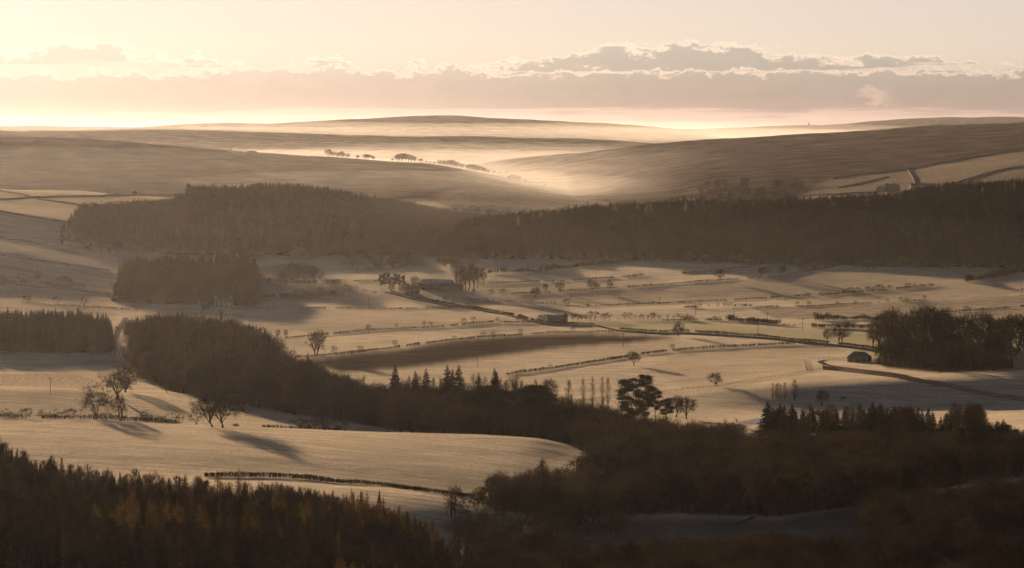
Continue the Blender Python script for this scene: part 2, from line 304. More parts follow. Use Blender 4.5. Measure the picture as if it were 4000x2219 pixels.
M = {}
def bsdf(name, rough=0.9):
    m = bpy.data.materials.new(name); m.use_nodes = True; M[name] = m
    n = NT(m.node_tree); b = m.node_tree.nodes['Principled BSDF']; b.inputs['Roughness'].default_value = rough
    b.inputs['Specular IOR Level'].default_value = 0.0
    return m, n, b
def ground_material():
    m, n, b = bsdf('frosted_ground')
    def att(nm): a = n.node('ShaderNodeAttribute', attribute_name=nm); return a.outputs['Fac']
    g = n.node('ShaderNodeNewGeometry'); pos = g.outputs['Position']
    sp = n.node('ShaderNodeSeparateXYZ'); n.l.new(pos, sp.inputs[0]); x, y = sp.outputs[0], sp.outputs[1]
    # drilling lines bending slowly over the fields
    lines_v = n.vec(n.m('MULTIPLY', x, 0.018), n.m('ADD', n.m('MULTIPLY', y, 0.22), n.m('MULTIPLY', x, 0.06)), 0.0)
    lines = n.noise(lines_v, 1.0, 5, 0.65, 0.3)
    flat = n.vec(x, y, 0.0)
    tuss = n.noise(flat, 0.35, 5, 0.7); patch = n.noise(flat, 0.02, 5, 0.6); mid = n.noise(flat, 0.08, 4, 0.6)
    strv = n.vec(n.m('MULTIPLY', x, 0.006), n.m('MULTIPLY', y, 0.025), 0.0); streak = n.noise(strv, 1.0, 6, 0.62)
    frost = n.mix(n.sstep(lines, 0.3, 0.7), (0.31, 0.265, 0.175, 1), (0.62, 0.53, 0.385, 1))
    grain = n.noise(n.vec(n.m('MULTIPLY', x, 0.55), n.m('MULTIPLY', y, 0.22), 0.0), 1.0, 6, 0.75)
    frost = n.mix(n.m('MULTIPLY', n.sstep(grain, 0.62, 0.40), 0.5), frost, (0.26, 0.22, 0.155, 1))
    frost = n.mix(n.m('MULTIPLY', n.m('MAXIMUM', n.sstep(patch, 0.48, 0.66), n.m('MULTIPLY', n.sstep(mid, 0.5, 0.68), 0.7)), 0.6), frost, (0.24, 0.215, 0.13, 1))
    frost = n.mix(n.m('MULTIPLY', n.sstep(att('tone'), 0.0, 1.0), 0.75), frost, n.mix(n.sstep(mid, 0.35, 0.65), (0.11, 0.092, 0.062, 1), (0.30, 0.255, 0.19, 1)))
    frost = n.mix(n.m('MULTIPLY', n.sstep(tuss, 0.55, 0.75), 0.35), frost, (0.20, 0.17, 0.11, 1))
    soil = n.mix(n.sstep(lines, 0.4, 0.6), (0.028, 0.021, 0.017, 1), (0.075, 0.060, 0.048, 1))
    grass = n.mix(n.sstep(lines, 0.35, 0.65), (0.19, 0.19, 0.085, 1), (0.27, 0.26, 0.13, 1))
    rush = n.mix(n.sstep(tuss, 0.42, 0.6), (0.13, 0.09, 0.05, 1), (0.42, 0.34, 0.24, 1))
    hp = n.noise(flat, 0.012, 8, 0.68)
    heath = n.mix(n.sstep(hp, 0.36, 0.66), (0.036, 0.028, 0.025, 1), (0.10, 0.078, 0.066, 1))
    heath = n.mix(n.m('MULTIPLY', n.sstep(streak, 0.52, 0.72), 0.35), heath, (0.28, 0.235, 0.18, 1))
    litter = n.mix(n.sstep(tuss, 0.4, 0.65), (0.020, 0.016, 0.011, 1), (0.060, 0.042, 0.026, 1))
    c = n.mix(att('moor'), frost, heath); c = n.mix(att('marsh'), c, rush); c = n.mix(att('green'), c, grass)
    c = n.mix(att('plough'), c, soil); c = n.mix(n.m('MULTIPLY', att('rough'), 0.96), c, n.mix(n.sstep(mid, 0.35, 0.7), (0.016, 0.016, 0.012, 1), (0.045, 0.044, 0.038, 1))); c = n.mix(att('wood'), c, litter)  # 'rough' darkens the lower meadow's colour in place of real shade
    n.l.new(c, b.inputs['Base Color']); b.inputs['Sheen Roughness'].default_value = 0.5; b.inputs['Sheen Tint'].default_value = (1, 0.93, 0.82, 1)
    n.put(b.inputs['Sheen Weight'], n.m('MULTIPLY', n.m('SUBTRACT', 1.0, n.m('MAXIMUM', att('wood'), n.m('MAXIMUM', att('plough'), n.m('MAXIMUM', att('moor'), n.m('MULTIPLY', att('tone'), 0.8))))), 0.085))
    hgt = n.m('ADD', n.m('MULTIPLY', lines, 0.35), n.m('ADD', n.m('MULTIPLY', tuss, 0.2), n.m('MULTIPLY', grain, 0.32)))
    hgt = n.m('ADD', hgt, n.m('MULTIPLY', hp, n.m('MULTIPLY', att('moor'), 2.0)))
    hgt = n.m('ADD', hgt, n.m('MULTIPLY', mid, 0.8))
    bp = n.node('ShaderNodeBump'); bp.inputs['Strength'].default_value = 0.8; bp.inputs['Distance'].default_value = 1.5
    n.l.new(hgt, bp.inputs['Height']); n.l.new(bp.outputs[0], b.inputs['Normal'])
    return m
def build_terrain():
    nr, nc = GZ.shape
    V = np.stack([GX, GYY, GZ], -1).reshape(-1, 3)
    i = (np.arange(nr-1)[:, None]*nc+np.arange(nc-1)[None, :]).ravel()
    me = mesh_np('terrain', V, np.stack([i, i+1, i+nc+1, i+nc], 1), ground_material(), True)
    for nm, arr in (('wood', blur(wood, 5)), ('plough', blur(plough, 7)), ('green', blur(green, 7)), ('marsh', marsh), ('moor', moor), ('tone', tone), ('rough', blur(painted_shade, 15))):  # 'rough' carries the shade painted on the lower meadow
        a = me.attributes.new(nm, 'FLOAT', 'POINT'); a.data.foreach_set('value', np.asarray(arr, np.float32).ravel())
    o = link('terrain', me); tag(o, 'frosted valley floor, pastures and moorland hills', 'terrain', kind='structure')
build_terrain()

# ------------------------------------------------------------------ plants: materials and prototype meshes
def leafy(name, c1, c2, trans=0.25, scale=0.6):
    m = bpy.data.materials.new(name); m.use_nodes = True; M[name] = m; t = m.node_tree; t.nodes.clear(); n = NT(t)
    out = n.node('ShaderNodeOutputMaterial'); d = n.node('ShaderNodeBsdfDiffuse'); tr = n.node('ShaderNodeBsdfTranslucent'); mx = n.node('ShaderNodeMixShader')
    oi = n.node('ShaderNodeObjectInfo'); g = n.node('ShaderNodeNewGeometry')
    k = n.m('ADD', n.noise(g.outputs['Position'], scale, 2), n.m('MULTIPLY', n.m('SUBTRACT', n.noise(g.outputs['Position'], 0.05, 2), 0.5), 1.2))
    k = n.m('ADD', k, n.m('MULTIPLY', n.m('SUBTRACT', oi.outputs['Random'], 0.5), 0.5))
    c = n.mix(n.sstep(k, 0.25, 0.8), c1+(1,), c2+(1,))
    n.l.new(c, d.inputs[0]); n.l.new(c, tr.inputs[0]); mx.inputs[0].default_value = trans
    n.l.new(d.outputs[0], mx.inputs[1]); n.l.new(tr.outputs[0], mx.inputs[2]); n.l.new(mx.outputs[0], out.inputs[0])
    return m
leafy('bark', (0.018, 0.014, 0.011), (0.036, 0.029, 0.023), 0.0, 2.0)
leafy('twigs', (0.022, 0.017, 0.013), (0.046, 0.036, 0.028), 0.12)
leafy('ruddy_twigs', (0.014, 0.010, 0.008), (0.040, 0.025, 0.019), 0.10)
leafy('golden_twigs', (0.026, 0.019, 0.011), (0.060, 0.044, 0.024), 0.12)
leafy('spruce_needles', (0.010, 0.012, 0.007), (0.024, 0.027, 0.014), 0.10)
leafy('pine_needles', (0.008, 0.011, 0.007), (0.020, 0.025, 0.014), 0.10)
leafy('larch_twigs', (0.034, 0.022, 0.011), (0.150, 0.088, 0.032), 0.18)
leafy('hedge_twigs', (0.026, 0.023, 0.012), (0.055, 0.050, 0.024), 0.12)

class Q:
    """collects quads"""
    def __init__(s): s.v = []; s.f = []; s.n = 0
    def add(s, V, Fc):
        V = np.asarray(V, float).reshape(-1, 3); s.v.append(V); s.f.append(np.asarray(Fc, int)+s.n); s.n += len(V)
    def slivers(s, A, B, w0, w1, rng, side=None):
        """thin quads from points A to points B"""
        A = np.asarray(A, float); B = np.asarray(B, float); d = B-A
        r = rng.normal(size=A.shape) if side is None else np.asarray(side, float)+np.zeros(A.shape)
        w = np.cross(d, r); w /= np.linalg.norm(w, axis=1, keepdims=True)+1e-9
        w0 = np.broadcast_to(np.asarray(w0, float).reshape(-1, 1), (len(A), 1)); w1 = np.broadcast_to(np.asarray(w1, float).reshape(-1, 1), (len(A), 1))
        V = np.stack([A-w*w0/2, A+w*w0/2, B+w*w1/2, B-w*w1/2], 1).reshape(-1, 3)
        s.add(V, np.arange(len(V)).reshape(-1, 4))
    def tube(s, pts, rad, k=4):
        pts = np.asarray(pts, float); n = len(pts); d = np.gradient(pts, axis=0); d /= np.linalg.norm(d, axis=1, keepdims=True)+1e-9
        ref = np.array([1.0, 0.13, 0.07]) if abs(d[0][0]) < .9 else np.array([0, 1.0, 0])
        a = np.cross(d, ref); a /= np.linalg.norm(a, axis=1, keepdims=True)+1e-9; b = np.cross(d, a)
        th = np.arange(k)*2*np.pi/k
        V = pts[:, None]+(a[:, None]*np.cos(th)[None, :, None]+b[:, None]*np.sin(th)[None, :, None])*np.asarray(rad, float)[:, None, None]
        i = np.arange(n-1)[:, None]*k; j = np.arange(k)[None]; j2 = (np.arange(k)+1)[None] % k
        s.add(V, np.stack([i+j, i+j2, i+k+j2, i+k+j], -1).reshape(-1, 4))
    def box(s, lo, hi):
        V = [(x, y, z) for x in (lo[0], hi[0]) for y in (lo[1], hi[1]) for z in (lo[2], hi[2])]
        s.add(V, [(0, 1, 3, 2), (4, 6, 7, 5), (0, 4, 5, 1), (2, 3, 7, 6), (0, 2, 6, 4), (1, 5, 7, 3)])
    def arr(s):
        if not s.v: return np.zeros((0, 3)), np.zeros((0, 4), int)
        return np.concatenate(s.v), np.concatenate(s.f)
    def mesh(s, name, mat, smooth=False):
        V, Fc = s.arr(); return mesh_np(name, V, Fc, M[mat], smooth)

def unit(v): return v/(np.linalg.norm(v, axis=-1, keepdims=True)+1e-9)
def decid(seed, h=14, r=6.0, base=0.22, lobes=0.3, twig=2600, up=0.5, tw=0.05, rt=None, n1=7, n2=60, trunks=1, flat=0.0):
    """bare broadleaf tree: trunk and limbs in one mesh, twigs in the other"""
    g = np.random.RandomState(seed); T, C = Q(), Q()
    rt = rt or h*0.028; zc = h*(base+(1-base)*0.5); rz = h*(1-base)*0.5
    def lob(d): return 1+lobes*(vnoise(d[:, 0]*1.7+seed, d[:, 1]*1.7+d[:, 2]*2.1+seed*.7)-0.5)*2
    def env(n, lo, hi):
        d = unit(g.normal(size=(n, 3))); d[:, 2] = np.where(d[:, 2] < -0.8, -d[:, 2]*0.6, d[:, 2]); d = unit(d)
        rr = (lo+(hi-lo)*g.rand(n)**0.6)*lob(d)
        q = d*rr[:, None]*np.array([r, r, rz]); q[:, 2] = np.where(flat > 0, q[:, 2]*(1-flat*0.3), q[:, 2]); q[:, 2] += zc
        return q
    for t_ in range(trunks):
        off = np.array([(t_-(trunks-1)/2)*rt*2.4, g.rand()*rt, 0]); fork = np.array([off[0]*2+g.normal()*.3, g.normal()*.3, h*(base*(.75+.3*g.rand()))])
        T.tube([off+[0, 0, -0.6], off+[0, 0, 0.2], (off+fork)/2+g.normal(size=3)*.1, fork], [rt*1.45, rt*1.05, rt*.85, rt*.75], 6)
        L1 = env(n1, 0.25, 0.6)
        if trunks > 1: L1[:, 0] = L1[:, 0]*0.6+(t_-(trunks-1)/2)*r*0.9/trunks
        L2 = env(n2//trunks, 0.5, 0.9); own = np.argmin(((L2[:, None]-L1[None])**2).sum(-1), 1)
        for i, p in enumerate(L1):
            mid = fork*.55+p*.45+np.array([0, 0, -up*0.05*h])+g.normal(size=3)*h*.02
            T.tube([fork-[0, 0, .3], mid, p], [rt*.55, rt*.34, rt*.2], 4)
        for i, p in enumerate(L2):
            s0 = L1[own[i]]; mid = s0*.5+p*.5+g.normal(size=3)*h*.025
            T.tube([s0, mid, p], [rt*.2, rt*.12, rt*.06], 3)
        n3 = twig//5//trunks; L3 = env(n3, 0.6, 1.0); cl = L2[g.randint(0, len(L2), n3)]+g.normal(size=(n3, 3))*h*.055; L3 = np.where(g.rand(n3, 1) < .7, cl, L3); own3 = np.argmin(((L3[:, None]-L2[None])**2).sum(-1), 1)
        C.slivers(L2[own3], L3, tw*1.6, tw, g)
        src = np.repeat(L3, 4, 0); ax = unit(src-np.array([0, 0, zc-rz*.7])); d = unit(ax*0.9+g.normal(size=src.shape)*0.55+np.array([0, 0, up*0.5]))
        stp = src-d*h*.03; C.slivers(stp, stp+d*(h*(.05+.06*g.rand(len(src), 1))), tw, tw*.35, g)
    return T, C
def conifer(seed, h=18, r=3.2, kind='spruce', dens=1.0, bare=0.06):
    g = np.random.RandomState(seed); T, C = Q(), Q(); rt = h*.013
    lean = g.normal(size=2)*h*.008
    T.tube([(0, 0, -.6), (0, 0, .3), (lean[0], lean[1], h*.55), (lean[0]*1.5, lean[1]*1.5, h)], [rt*1.3, rt, rt*.6, .02], 5)
    n = int(h*1.5*dens); zs = h*(bare+(1-bare)*(np.linspace(0, 1, n)**0.95))*0.985
    for z in zs:
        q = z/h; R = r*(1-q)**(0.75 if kind == 'spruce' else 0.9)*(0.75+.5*g.rand())+.12; nb = int(7+4*g.rand())
        th = g.rand(nb)*2*np.pi; Rb = R*(.65+.5*g.rand(nb)); drop = (-.30 if kind == 'spruce' else .12)
        c = np.array([lean[0]*q*1.5, lean[1]*q*1.5, z]); o = np.stack([np.cos(th), np.sin(th), np.full(nb, drop)+g.normal(size=nb)*.12], 1)
        A = np.repeat(c[None], nb, 0); B = A+o*Rb[:, None]
        if kind == 'spruce':
            mid = A*.45+B*.55; C.slivers(A, mid, .25, R*.42+.12, g, (0, 0, 1)); C.slivers(mid, B, R*.42+.12, .04, g, (0, 0, 1))
            side = np.cross(o, (0, 0, 1.0)); k = 3
            for s_ in (-1, 1):
                for f_ in (.45, .75):
                    p = A+o*(Rb*f_)[:, None]; C.slivers(p, p+side*s_*(Rb*.28)[:, None]+o*(Rb*.14)[:, None]-np.array([0, 0, .28])*Rb[:, None]*.6, .3, .05, g)
        else:
            C.slivers(A, B, .07, .03, g)
            for s_ in range(5):
                f_ = g.rand(nb, 1); p = A+(B-A)*f_; d = g.normal(size=p.shape)*.35+o*.3+np.array([0, 0, .10])
                C.slivers(p, p+d*(.5+.5*g.rand(nb, 1))*min(R, 1.4)*.75, .085, .03, g)
    return T, C
def pine(seed, h=20, r=5.0, pads=16, low=0.45, flat=.35):
    g = np.random.RandomState(seed); T, C = Q(), Q(); rt = h*.018
    top = np.array([g.normal()*.6, g.normal()*.6, h*.95])
    T.tube([(0, 0, -.6), (0, 0, .3), top*.5+g.normal(size=3)*.3, top], [rt*1.3, rt, rt*.7, rt*.2], 6)
    for i in range(pads):
        q = low+(1-low)*(i+.5)/pads; a = g.rand()*6.28; R = r*(.25+.75*np.sin(np.pi*min(1, (1-q)/(1-low)*.8+.12)))*(.7+.5*g.rand())*.8
        s0 = top*q/.95; e = s0+np.array([math.cos(a)*R, math.sin(a)*R, R*.10]); T.tube([s0, (s0+e)/2+[0, 0, -.1], e], [rt*.3, rt*.2, .04], 3)
        pr = r*.30*(.7+.6*g.rand()); m = 210
        p = (s0+e)/2*.35+e*.65+g.normal(size=(m, 3))*np.array([pr, pr, pr*flat])*.62
        d = unit(g.normal(size=(m, 3))+np.array([0, 0, .5])); C.slivers(p, p+d*.7, .28, .10, g)
    return T, C
def columnar(seed, h=18, r=2.0, twig=1500, base=.12, tw=.05):
    g = np.random.RandomState(seed); T, C = Q(), Q(); rt = h*.014
    T.tube([(0, 0, -.6), (0, 0, .2), (g.normal()*.2, g.normal()*.2, h*.5), (0, 0, h*.97)], [rt*1.4, rt, rt*.6, .03], 5)
    n = twig//6; q = base+(1-base)*g.rand(n)**.9; R = r*np.sin(np.pi*np.clip((q-base)/(1-base)*.92+.06, 0, 1))**.7*(.55+.6*g.rand(n)); a = g.rand(n)*6.28
    A = np.stack([0*q, 0*q, (q-.12)*h], 1); A[:, 2] = np.maximum(A[:, 2], h*.06); B = np.stack([np.cos(a)*R, np.sin(a)*R, q*h], 1); C.slivers(A, B, tw*1.7, tw, g)
    src = np.repeat(A*.3+B*.7, 5, 0)+g.normal(size=(n*5, 3))*[.2, .2, h*.015]; d = unit(np.stack([g.normal(size=n*5)*.32+np.repeat(np.cos(a), 5)*.25, g.normal(size=n*5)*.32+np.repeat(np.sin(a), 5)*.25, 1+0*src[:, 0]], 1))
    C.slivers(src, src+d*h*(.05+.05*g.rand(n*5, 1)), tw, tw*.4, g)
    return T, C

PROTO = {}
def proto(pname, builder, n, crown_mat, bark='bark', **kw):
    L = []
    for i in range(n):
        T, C = builder(100+i*13+len(PROTO)*37, **kw)
        L.append((T.mesh('trunk', bark), C.mesh('crown', crown_mat), T.arr(), C.arr()))
    PROTO[pname] = L
proto('oak', decid, 4, 'twigs', h=14, r=6.6, base=.14, lobes=.45, twig=4200, tw=.055, n2=90, flat=.3)
proto('bigoak', decid, 3, 'twigs', h=15, r=8.0, base=.16, lobes=.5, twig=5200, tw=.06, n1=9, n2=120, flat=.4)
proto('ash', decid, 4, 'twigs', h=20, r=6.2, base=.24, lobes=.3, twig=3600, tw=.06, n2=80, up=.8)
proto('ruddy', decid, 4, 'ruddy_twigs', h=15, r=5.0, base=.12, lobes=.3, twig=3000, tw=.06, n2=60, up=.8)
proto('golden', decid, 3, 'golden_twigs', h=16, r=5.0, base=.12, lobes=.3, twig=3000, tw=.07, n2=60, up=.9)
proto('thorn', decid, 4, 'twigs', h=5, r=2.1, base=.24, lobes=.4, twig=900, tw=.035, n1=5, n2=24, rt=.14)
proto('bush', decid, 3, 'hedge_twigs', h=4, r=2.4, base=.02, lobes=.35, twig=1500, tw=.045, n1=5, n2=26, rt=.10)
proto('twin', decid, 1, 'twigs', h=15, r=8.6, base=.2, lobes=.5, twig=6000, tw=.05, n1=7, n2=120, trunks=2, flat=.6)
proto('gaunt', decid, 2, 'twigs', h=17, r=6.4, base=.16, lobes=.6, twig=2600, tw=.085, n1=7, n2=70, trunks=2)
proto('spruce', conifer, 5, 'spruce_needles', h=19, r=3.4, dens=1.7)
proto('larch', conifer, 5, 'larch_twigs', h=13, r=3.1, kind='larch', dens=1.8)
proto('pine', pine, 3, 'pine_needles', h=19, r=5.4, pads=18)
proto('cedar', pine, 1, 'pine_needles', h=20, r=6.8, pads=40, low=.2, flat=.22)
proto('poplar', columnar, 3, 'twigs', h=17, r=2.6, twig=950, tw=.042)
proto('birch', columnar, 5, 'ruddy_twigs', h=9, r=1.9, twig=1100, tw=.045)

def tree(kind, x, y, h=None, name='tree', label=None, cat='tree', group=None, wide=1.0, var=None, z=None, sink=0.0, rot=None):
    L = PROTO[kind]; T, C, ta, ca = L[(var if var is not None else random.randrange(len(L))) % len(L)]
    h0 = float(ca[0][:, 2].max()); s = (h or h0)/h0
    r = link(name, None); tag(r, label, cat, group); r.empty_display_size = 0.5
    r.location = (x, y, (float(gz(x, y)) if z is None else z)-sink); r.rotation_euler = (0, 0, rot if rot is not None else random.random()*6.28); r.scale = (s*wide, s*wide, s)
    for nm, me in (('trunk', T), ('crown', C)): link(nm, me, r)
    return r
def mass(name, kinds, pts, hs, label, cat, thin=1.0, fat=1.0, mats=None):
    """a wood that reads as one mass: thinned copies of the prototypes merged into one mesh per material"""
    rng = np.random.RandomState(len(pts)); buckets = {}
    libs = []
    for k in kinds:
        for (T, C, ta, ca) in PROTO[k][:3]:
            V, Fc = ca; h0 = V[:, 2].max(); keep = rng.rand(len(Fc)) < thin; Fk = Fc[keep]
            used = Fk.ravel(); Vq = V[used].reshape(-1, 4, 3); c = Vq.mean(1, keepdims=True); Vq = c+(Vq-c)*np.array([fat, fat, min(fat, 1.6)])
            tv, tf = ta; tk = tf[:18]; Tq = tv[tk.ravel()].reshape(-1, 4, 3)
            mn_ = C.materials[0].name; libs.append((np.concatenate([Vq, Tq]).reshape(-1, 3)/h0, (mats or {}).get(mn_, mn_)))
    ids = rng.randint(0, len(libs), len(pts)); root = None; out = []
    for i, (L, mn) in enumerate(libs):
        sel = np.where(ids == i)[0]
        if not len(sel): continue
        th = rng.rand(len(sel))*6.28; h = hs[sel]; c, s = np.cos(th)[:, None], np.sin(th)[:, None]
        w = (0.85+.4*rng.rand(len(sel)))[:, None]
        x = (L[None, :, 0]*c-L[None, :, 1]*s)*h[:, None]*w+pts[sel, 0:1]; y = (L[None, :, 0]*s+L[None, :, 1]*c)*h[:, None]*w+pts[sel, 1:2]
        z = L[None, :, 2]*h[:, None]+pts[sel, 2:3]
        buckets.setdefault(mn, []).append(np.stack([x, y, z], -1).reshape(-1, 3))
    V = []; mi = []; names = list(buckets)
    for j, mn in enumerate(names):
        v = np.concatenate(buckets[mn]); V.append(v); mi.append(np.full(len(v)//4, j, np.int32))
    V = np.concatenate(V); me = mesh_np(name, V, np.arange(len(V)).reshape(-1, 4))
    for mn in names: me.materials.append(bpy.data.materials[mn])
    me.polygons.foreach_set('material_index', np.concatenate(mi))
    o = link(name, me); tag(o, label, cat, kind='stuff'); return o
def scatter(polys, step, seed=0, jit=.45, y0=0, y1=99999):
    """points on the ground inside outlines given in the view, with a range of distances"""
    g = np.random.RandomState(seed); out = []
    for poly, a, b in polys:
        ys = np.arange(max(a, y0), min(b, y1), step)
        for yy in ys:
            us = [p[0] for p in poly]; x0, x1 = (max(min(us), -500)-U0)/F*yy, (min(max(us), 3000)-U0)/F*yy
            xs = np.arange(x0, x1, step); xs = xs+g.uniform(-jit, jit, len(xs))*step; y = yy+g.uniform(-jit, jit, len(xs))*step
            if not len(xs): continue
            z = gz(xs, y); u = U0+F*xs/y; v = V0+F*(H-z)/y; k = inpoly(u, v, poly)
            out.append(np.stack([xs, y, z], 1)[k])
    return np.concatenate(out) if out else np.zeros((0, 3))
def split_masses():
    pass
# ---- far woods: one mass each
def far_wood(name, polys, step, kinds, h, label, thin, fat, seed, hv=.25, zone=None):
    p = scatter(polys, step, seed)
    if zone is not None: p = p[zone(p)]
    hs = h*(1-hv/2+hv*np.random.RandomState(seed).rand(len(p)))
    hs = hs*(np.where(UP(p) < 470, .6, 1) if name == 'conifer_forest' else 1)*(1+.3*sn(p[:, 0], p[:, 1], 60, seed))*(.5+.5*np.clip(np.minimum(UP(p)-284, 662-UP(p))/55, 0, 1)**.6 if seed == 4 else 1)
    mass(name, kinds, p, hs, label, 'wood', thin, fat, {'larch_twigs': 'twigs', 'ruddy_twigs': 'twigs'} if seed < 3 else {'larch_twigs': 'ruddy_twigs'}); return len(p)
FLp = [([(150, 600), (450, 640), (900, 645), (1250, 640), (1300, 560), (1150, 545), (1000, 522), (700, 505), (470, 505), (430, 520), (200, 540)], 2820, 4120)]
FRp = [([(1100, 652), (1700, 655), (2050, 668), (3000, 680), (3000, 470), (2300, 502), (2000, 535), (1850, 550), (1500, 556), (1250, 575), (1150, 610)], 2740, 3400)]
UP = lambda p: U0+F*p[:, 0]/p[:, 1]
cnt = [
 far_wood('conifer_forest', FLp, 7.0, ['spruce', 'larch'], 19, 'spiky conifer plantation crowning the hazy ridge on the left, behind the dark block', .16, 3.2, 1, zone=lambda p: UP(p) < 850+RNG.normal(size=len(p))*40),
 far_wood('broadleaf_forest', FLp, 8.5, ['ruddy', 'oak'], 15, 'rounded bare woodland running down from the hazy conifer ridge to the valley middle', .12, 4.0, 2, zone=lambda p: UP(p) >= 850+RNG.normal(size=len(p))*40),
 far_wood('mixed_forest', FRp, 6.6, ['larch', 'spruce', 'ruddy', 'larch'], 18, 'long dark mixed wood along the escarpment on the right half', .16, 3.0, 3, hv=.45),
 far_wood('conifer_plantation', [([(286, 758), (640, 770), (655, 700), (640, 690), (560, 688), (300, 705)], 2320, 2720)], 5.0, ['spruce'], 17, 'dense square block of dark spruce standing on its own in the left fields', .35, 2.2, 4, hv=.2),
]
print('masses', cnt)

g_ = np.random.RandomState(21)
for nm, lab, grp, lo, hi, ya, yb, n in (('skyline_spruce', 'spiky conifer rising over the edge of the hazy plantation ridge at left', 'conifers on the left plantation edge', 480, 900, 3500, 4050, 45),
                                    ('escarpment_spruce', 'taller conifer rising out of the long dark wood on the right half', 'conifers over the long right wood', 1300, 2576, 2990, 3130, 80)):
    for i in range(n):
        u = lo+(hi-lo)*g_.rand(); ys = np.linspace(ya, yb, 40); xs = (u-U0)/F*ys; vv = (H-gz(xs, ys))/ys; k = int(np.argmin(vv)); Y = ys[k]+g_.uniform(-35, 15)
        tree('spruce' if g_.rand() < .6 else 'larch', (u-U0)/F*Y, Y, 15+10*g_.rand(), nm, lab, 'conifer', grp, 1.1)

# ------------------------------------------------------------------ nearer woods: the trees that show are things, the hidden rest is one mass
SHOWN = {}
def pick_visible(p, hs, n):
    """rank trees by how much of each rises over the trees in front of it"""
    u = U0+F*p[:, 0]/p[:, 1]; vt = V0+F*(H-p[:, 2]-hs)/p[:, 1]; vb = V0+F*(H-p[:, 2])/p[:, 1]; order = np.argsort(p[:, 1]); hz_ = np.full(700, 1440.0); vis = np.zeros(len(p))
    for i in order:
        w = 1.7*F/p[i, 1]; a, b = int((u[i]-w+600)/5), int((u[i]+w+600)/5)+1
        if b < 118 or a > 637: continue
        seg = hz_[max(a, 0):b]; vis[i] = np.maximum(0, np.minimum(seg, vb[i])-vt[i]).sum() if len(seg) else 0
        hz_[max(a, 0):b] = np.minimum(seg, vt[i]+0.25*(vb[i]-vt[i]))
    inn = (u > -15) & (u < 2591)
    return np.argsort(-vis*inn)[:n], vis
def near_wood(polys, step, seed, mix, n_ind, mass_name, mass_label, thin=.25, fat=1.7, hmul=None):
    """mix: list of (kind, weight, (hmin, hmax), object name, label, category, group)"""
    p = scatter(polys, step, seed); g = np.random.RandomState(seed+5)
    w = np.array([m_[1] for m_ in mix], float)
    fld = vnoise(p[:, 0]/28+seed, p[:, 1]/45); order = np.cumsum(w/w.sum()); k = np.searchsorted(order, np.clip(fld*.65+.35*g.rand(len(p))-.0, 0, .999))
    lo = np.array([m_[2][0] for m_ in mix])[k]; hi = np.array([m_[2][1] for m_ in mix])[k]; hs = lo+(hi-lo)*g.rand(len(p))
    if hmul is not None: hs = hs*hmul(p)
    idx, vis = pick_visible(p, hs, n_ind); sel = np.zeros(len(p), bool); sel[idx] = True; sel &= vis > 8
    for i in np.where(sel)[0]:
        kd, _, _, nm, lab, cat, grp = mix[k[i]]
        tree(kd, p[i, 0], p[i, 1], hs[i], nm, lab, cat, grp, wide=.9+.3*g.rand(), z=p[i, 2]); SHOWN[nm] = SHOWN.get(nm, 0)+1
    for j, mx_ in enumerate(mix): pass
    r = ~sel
    mass(mass_name, sorted({m_[0] for m_ in mix}), p[r], hs[r], mass_label, 'wood', thin, fat)
    return len(p)
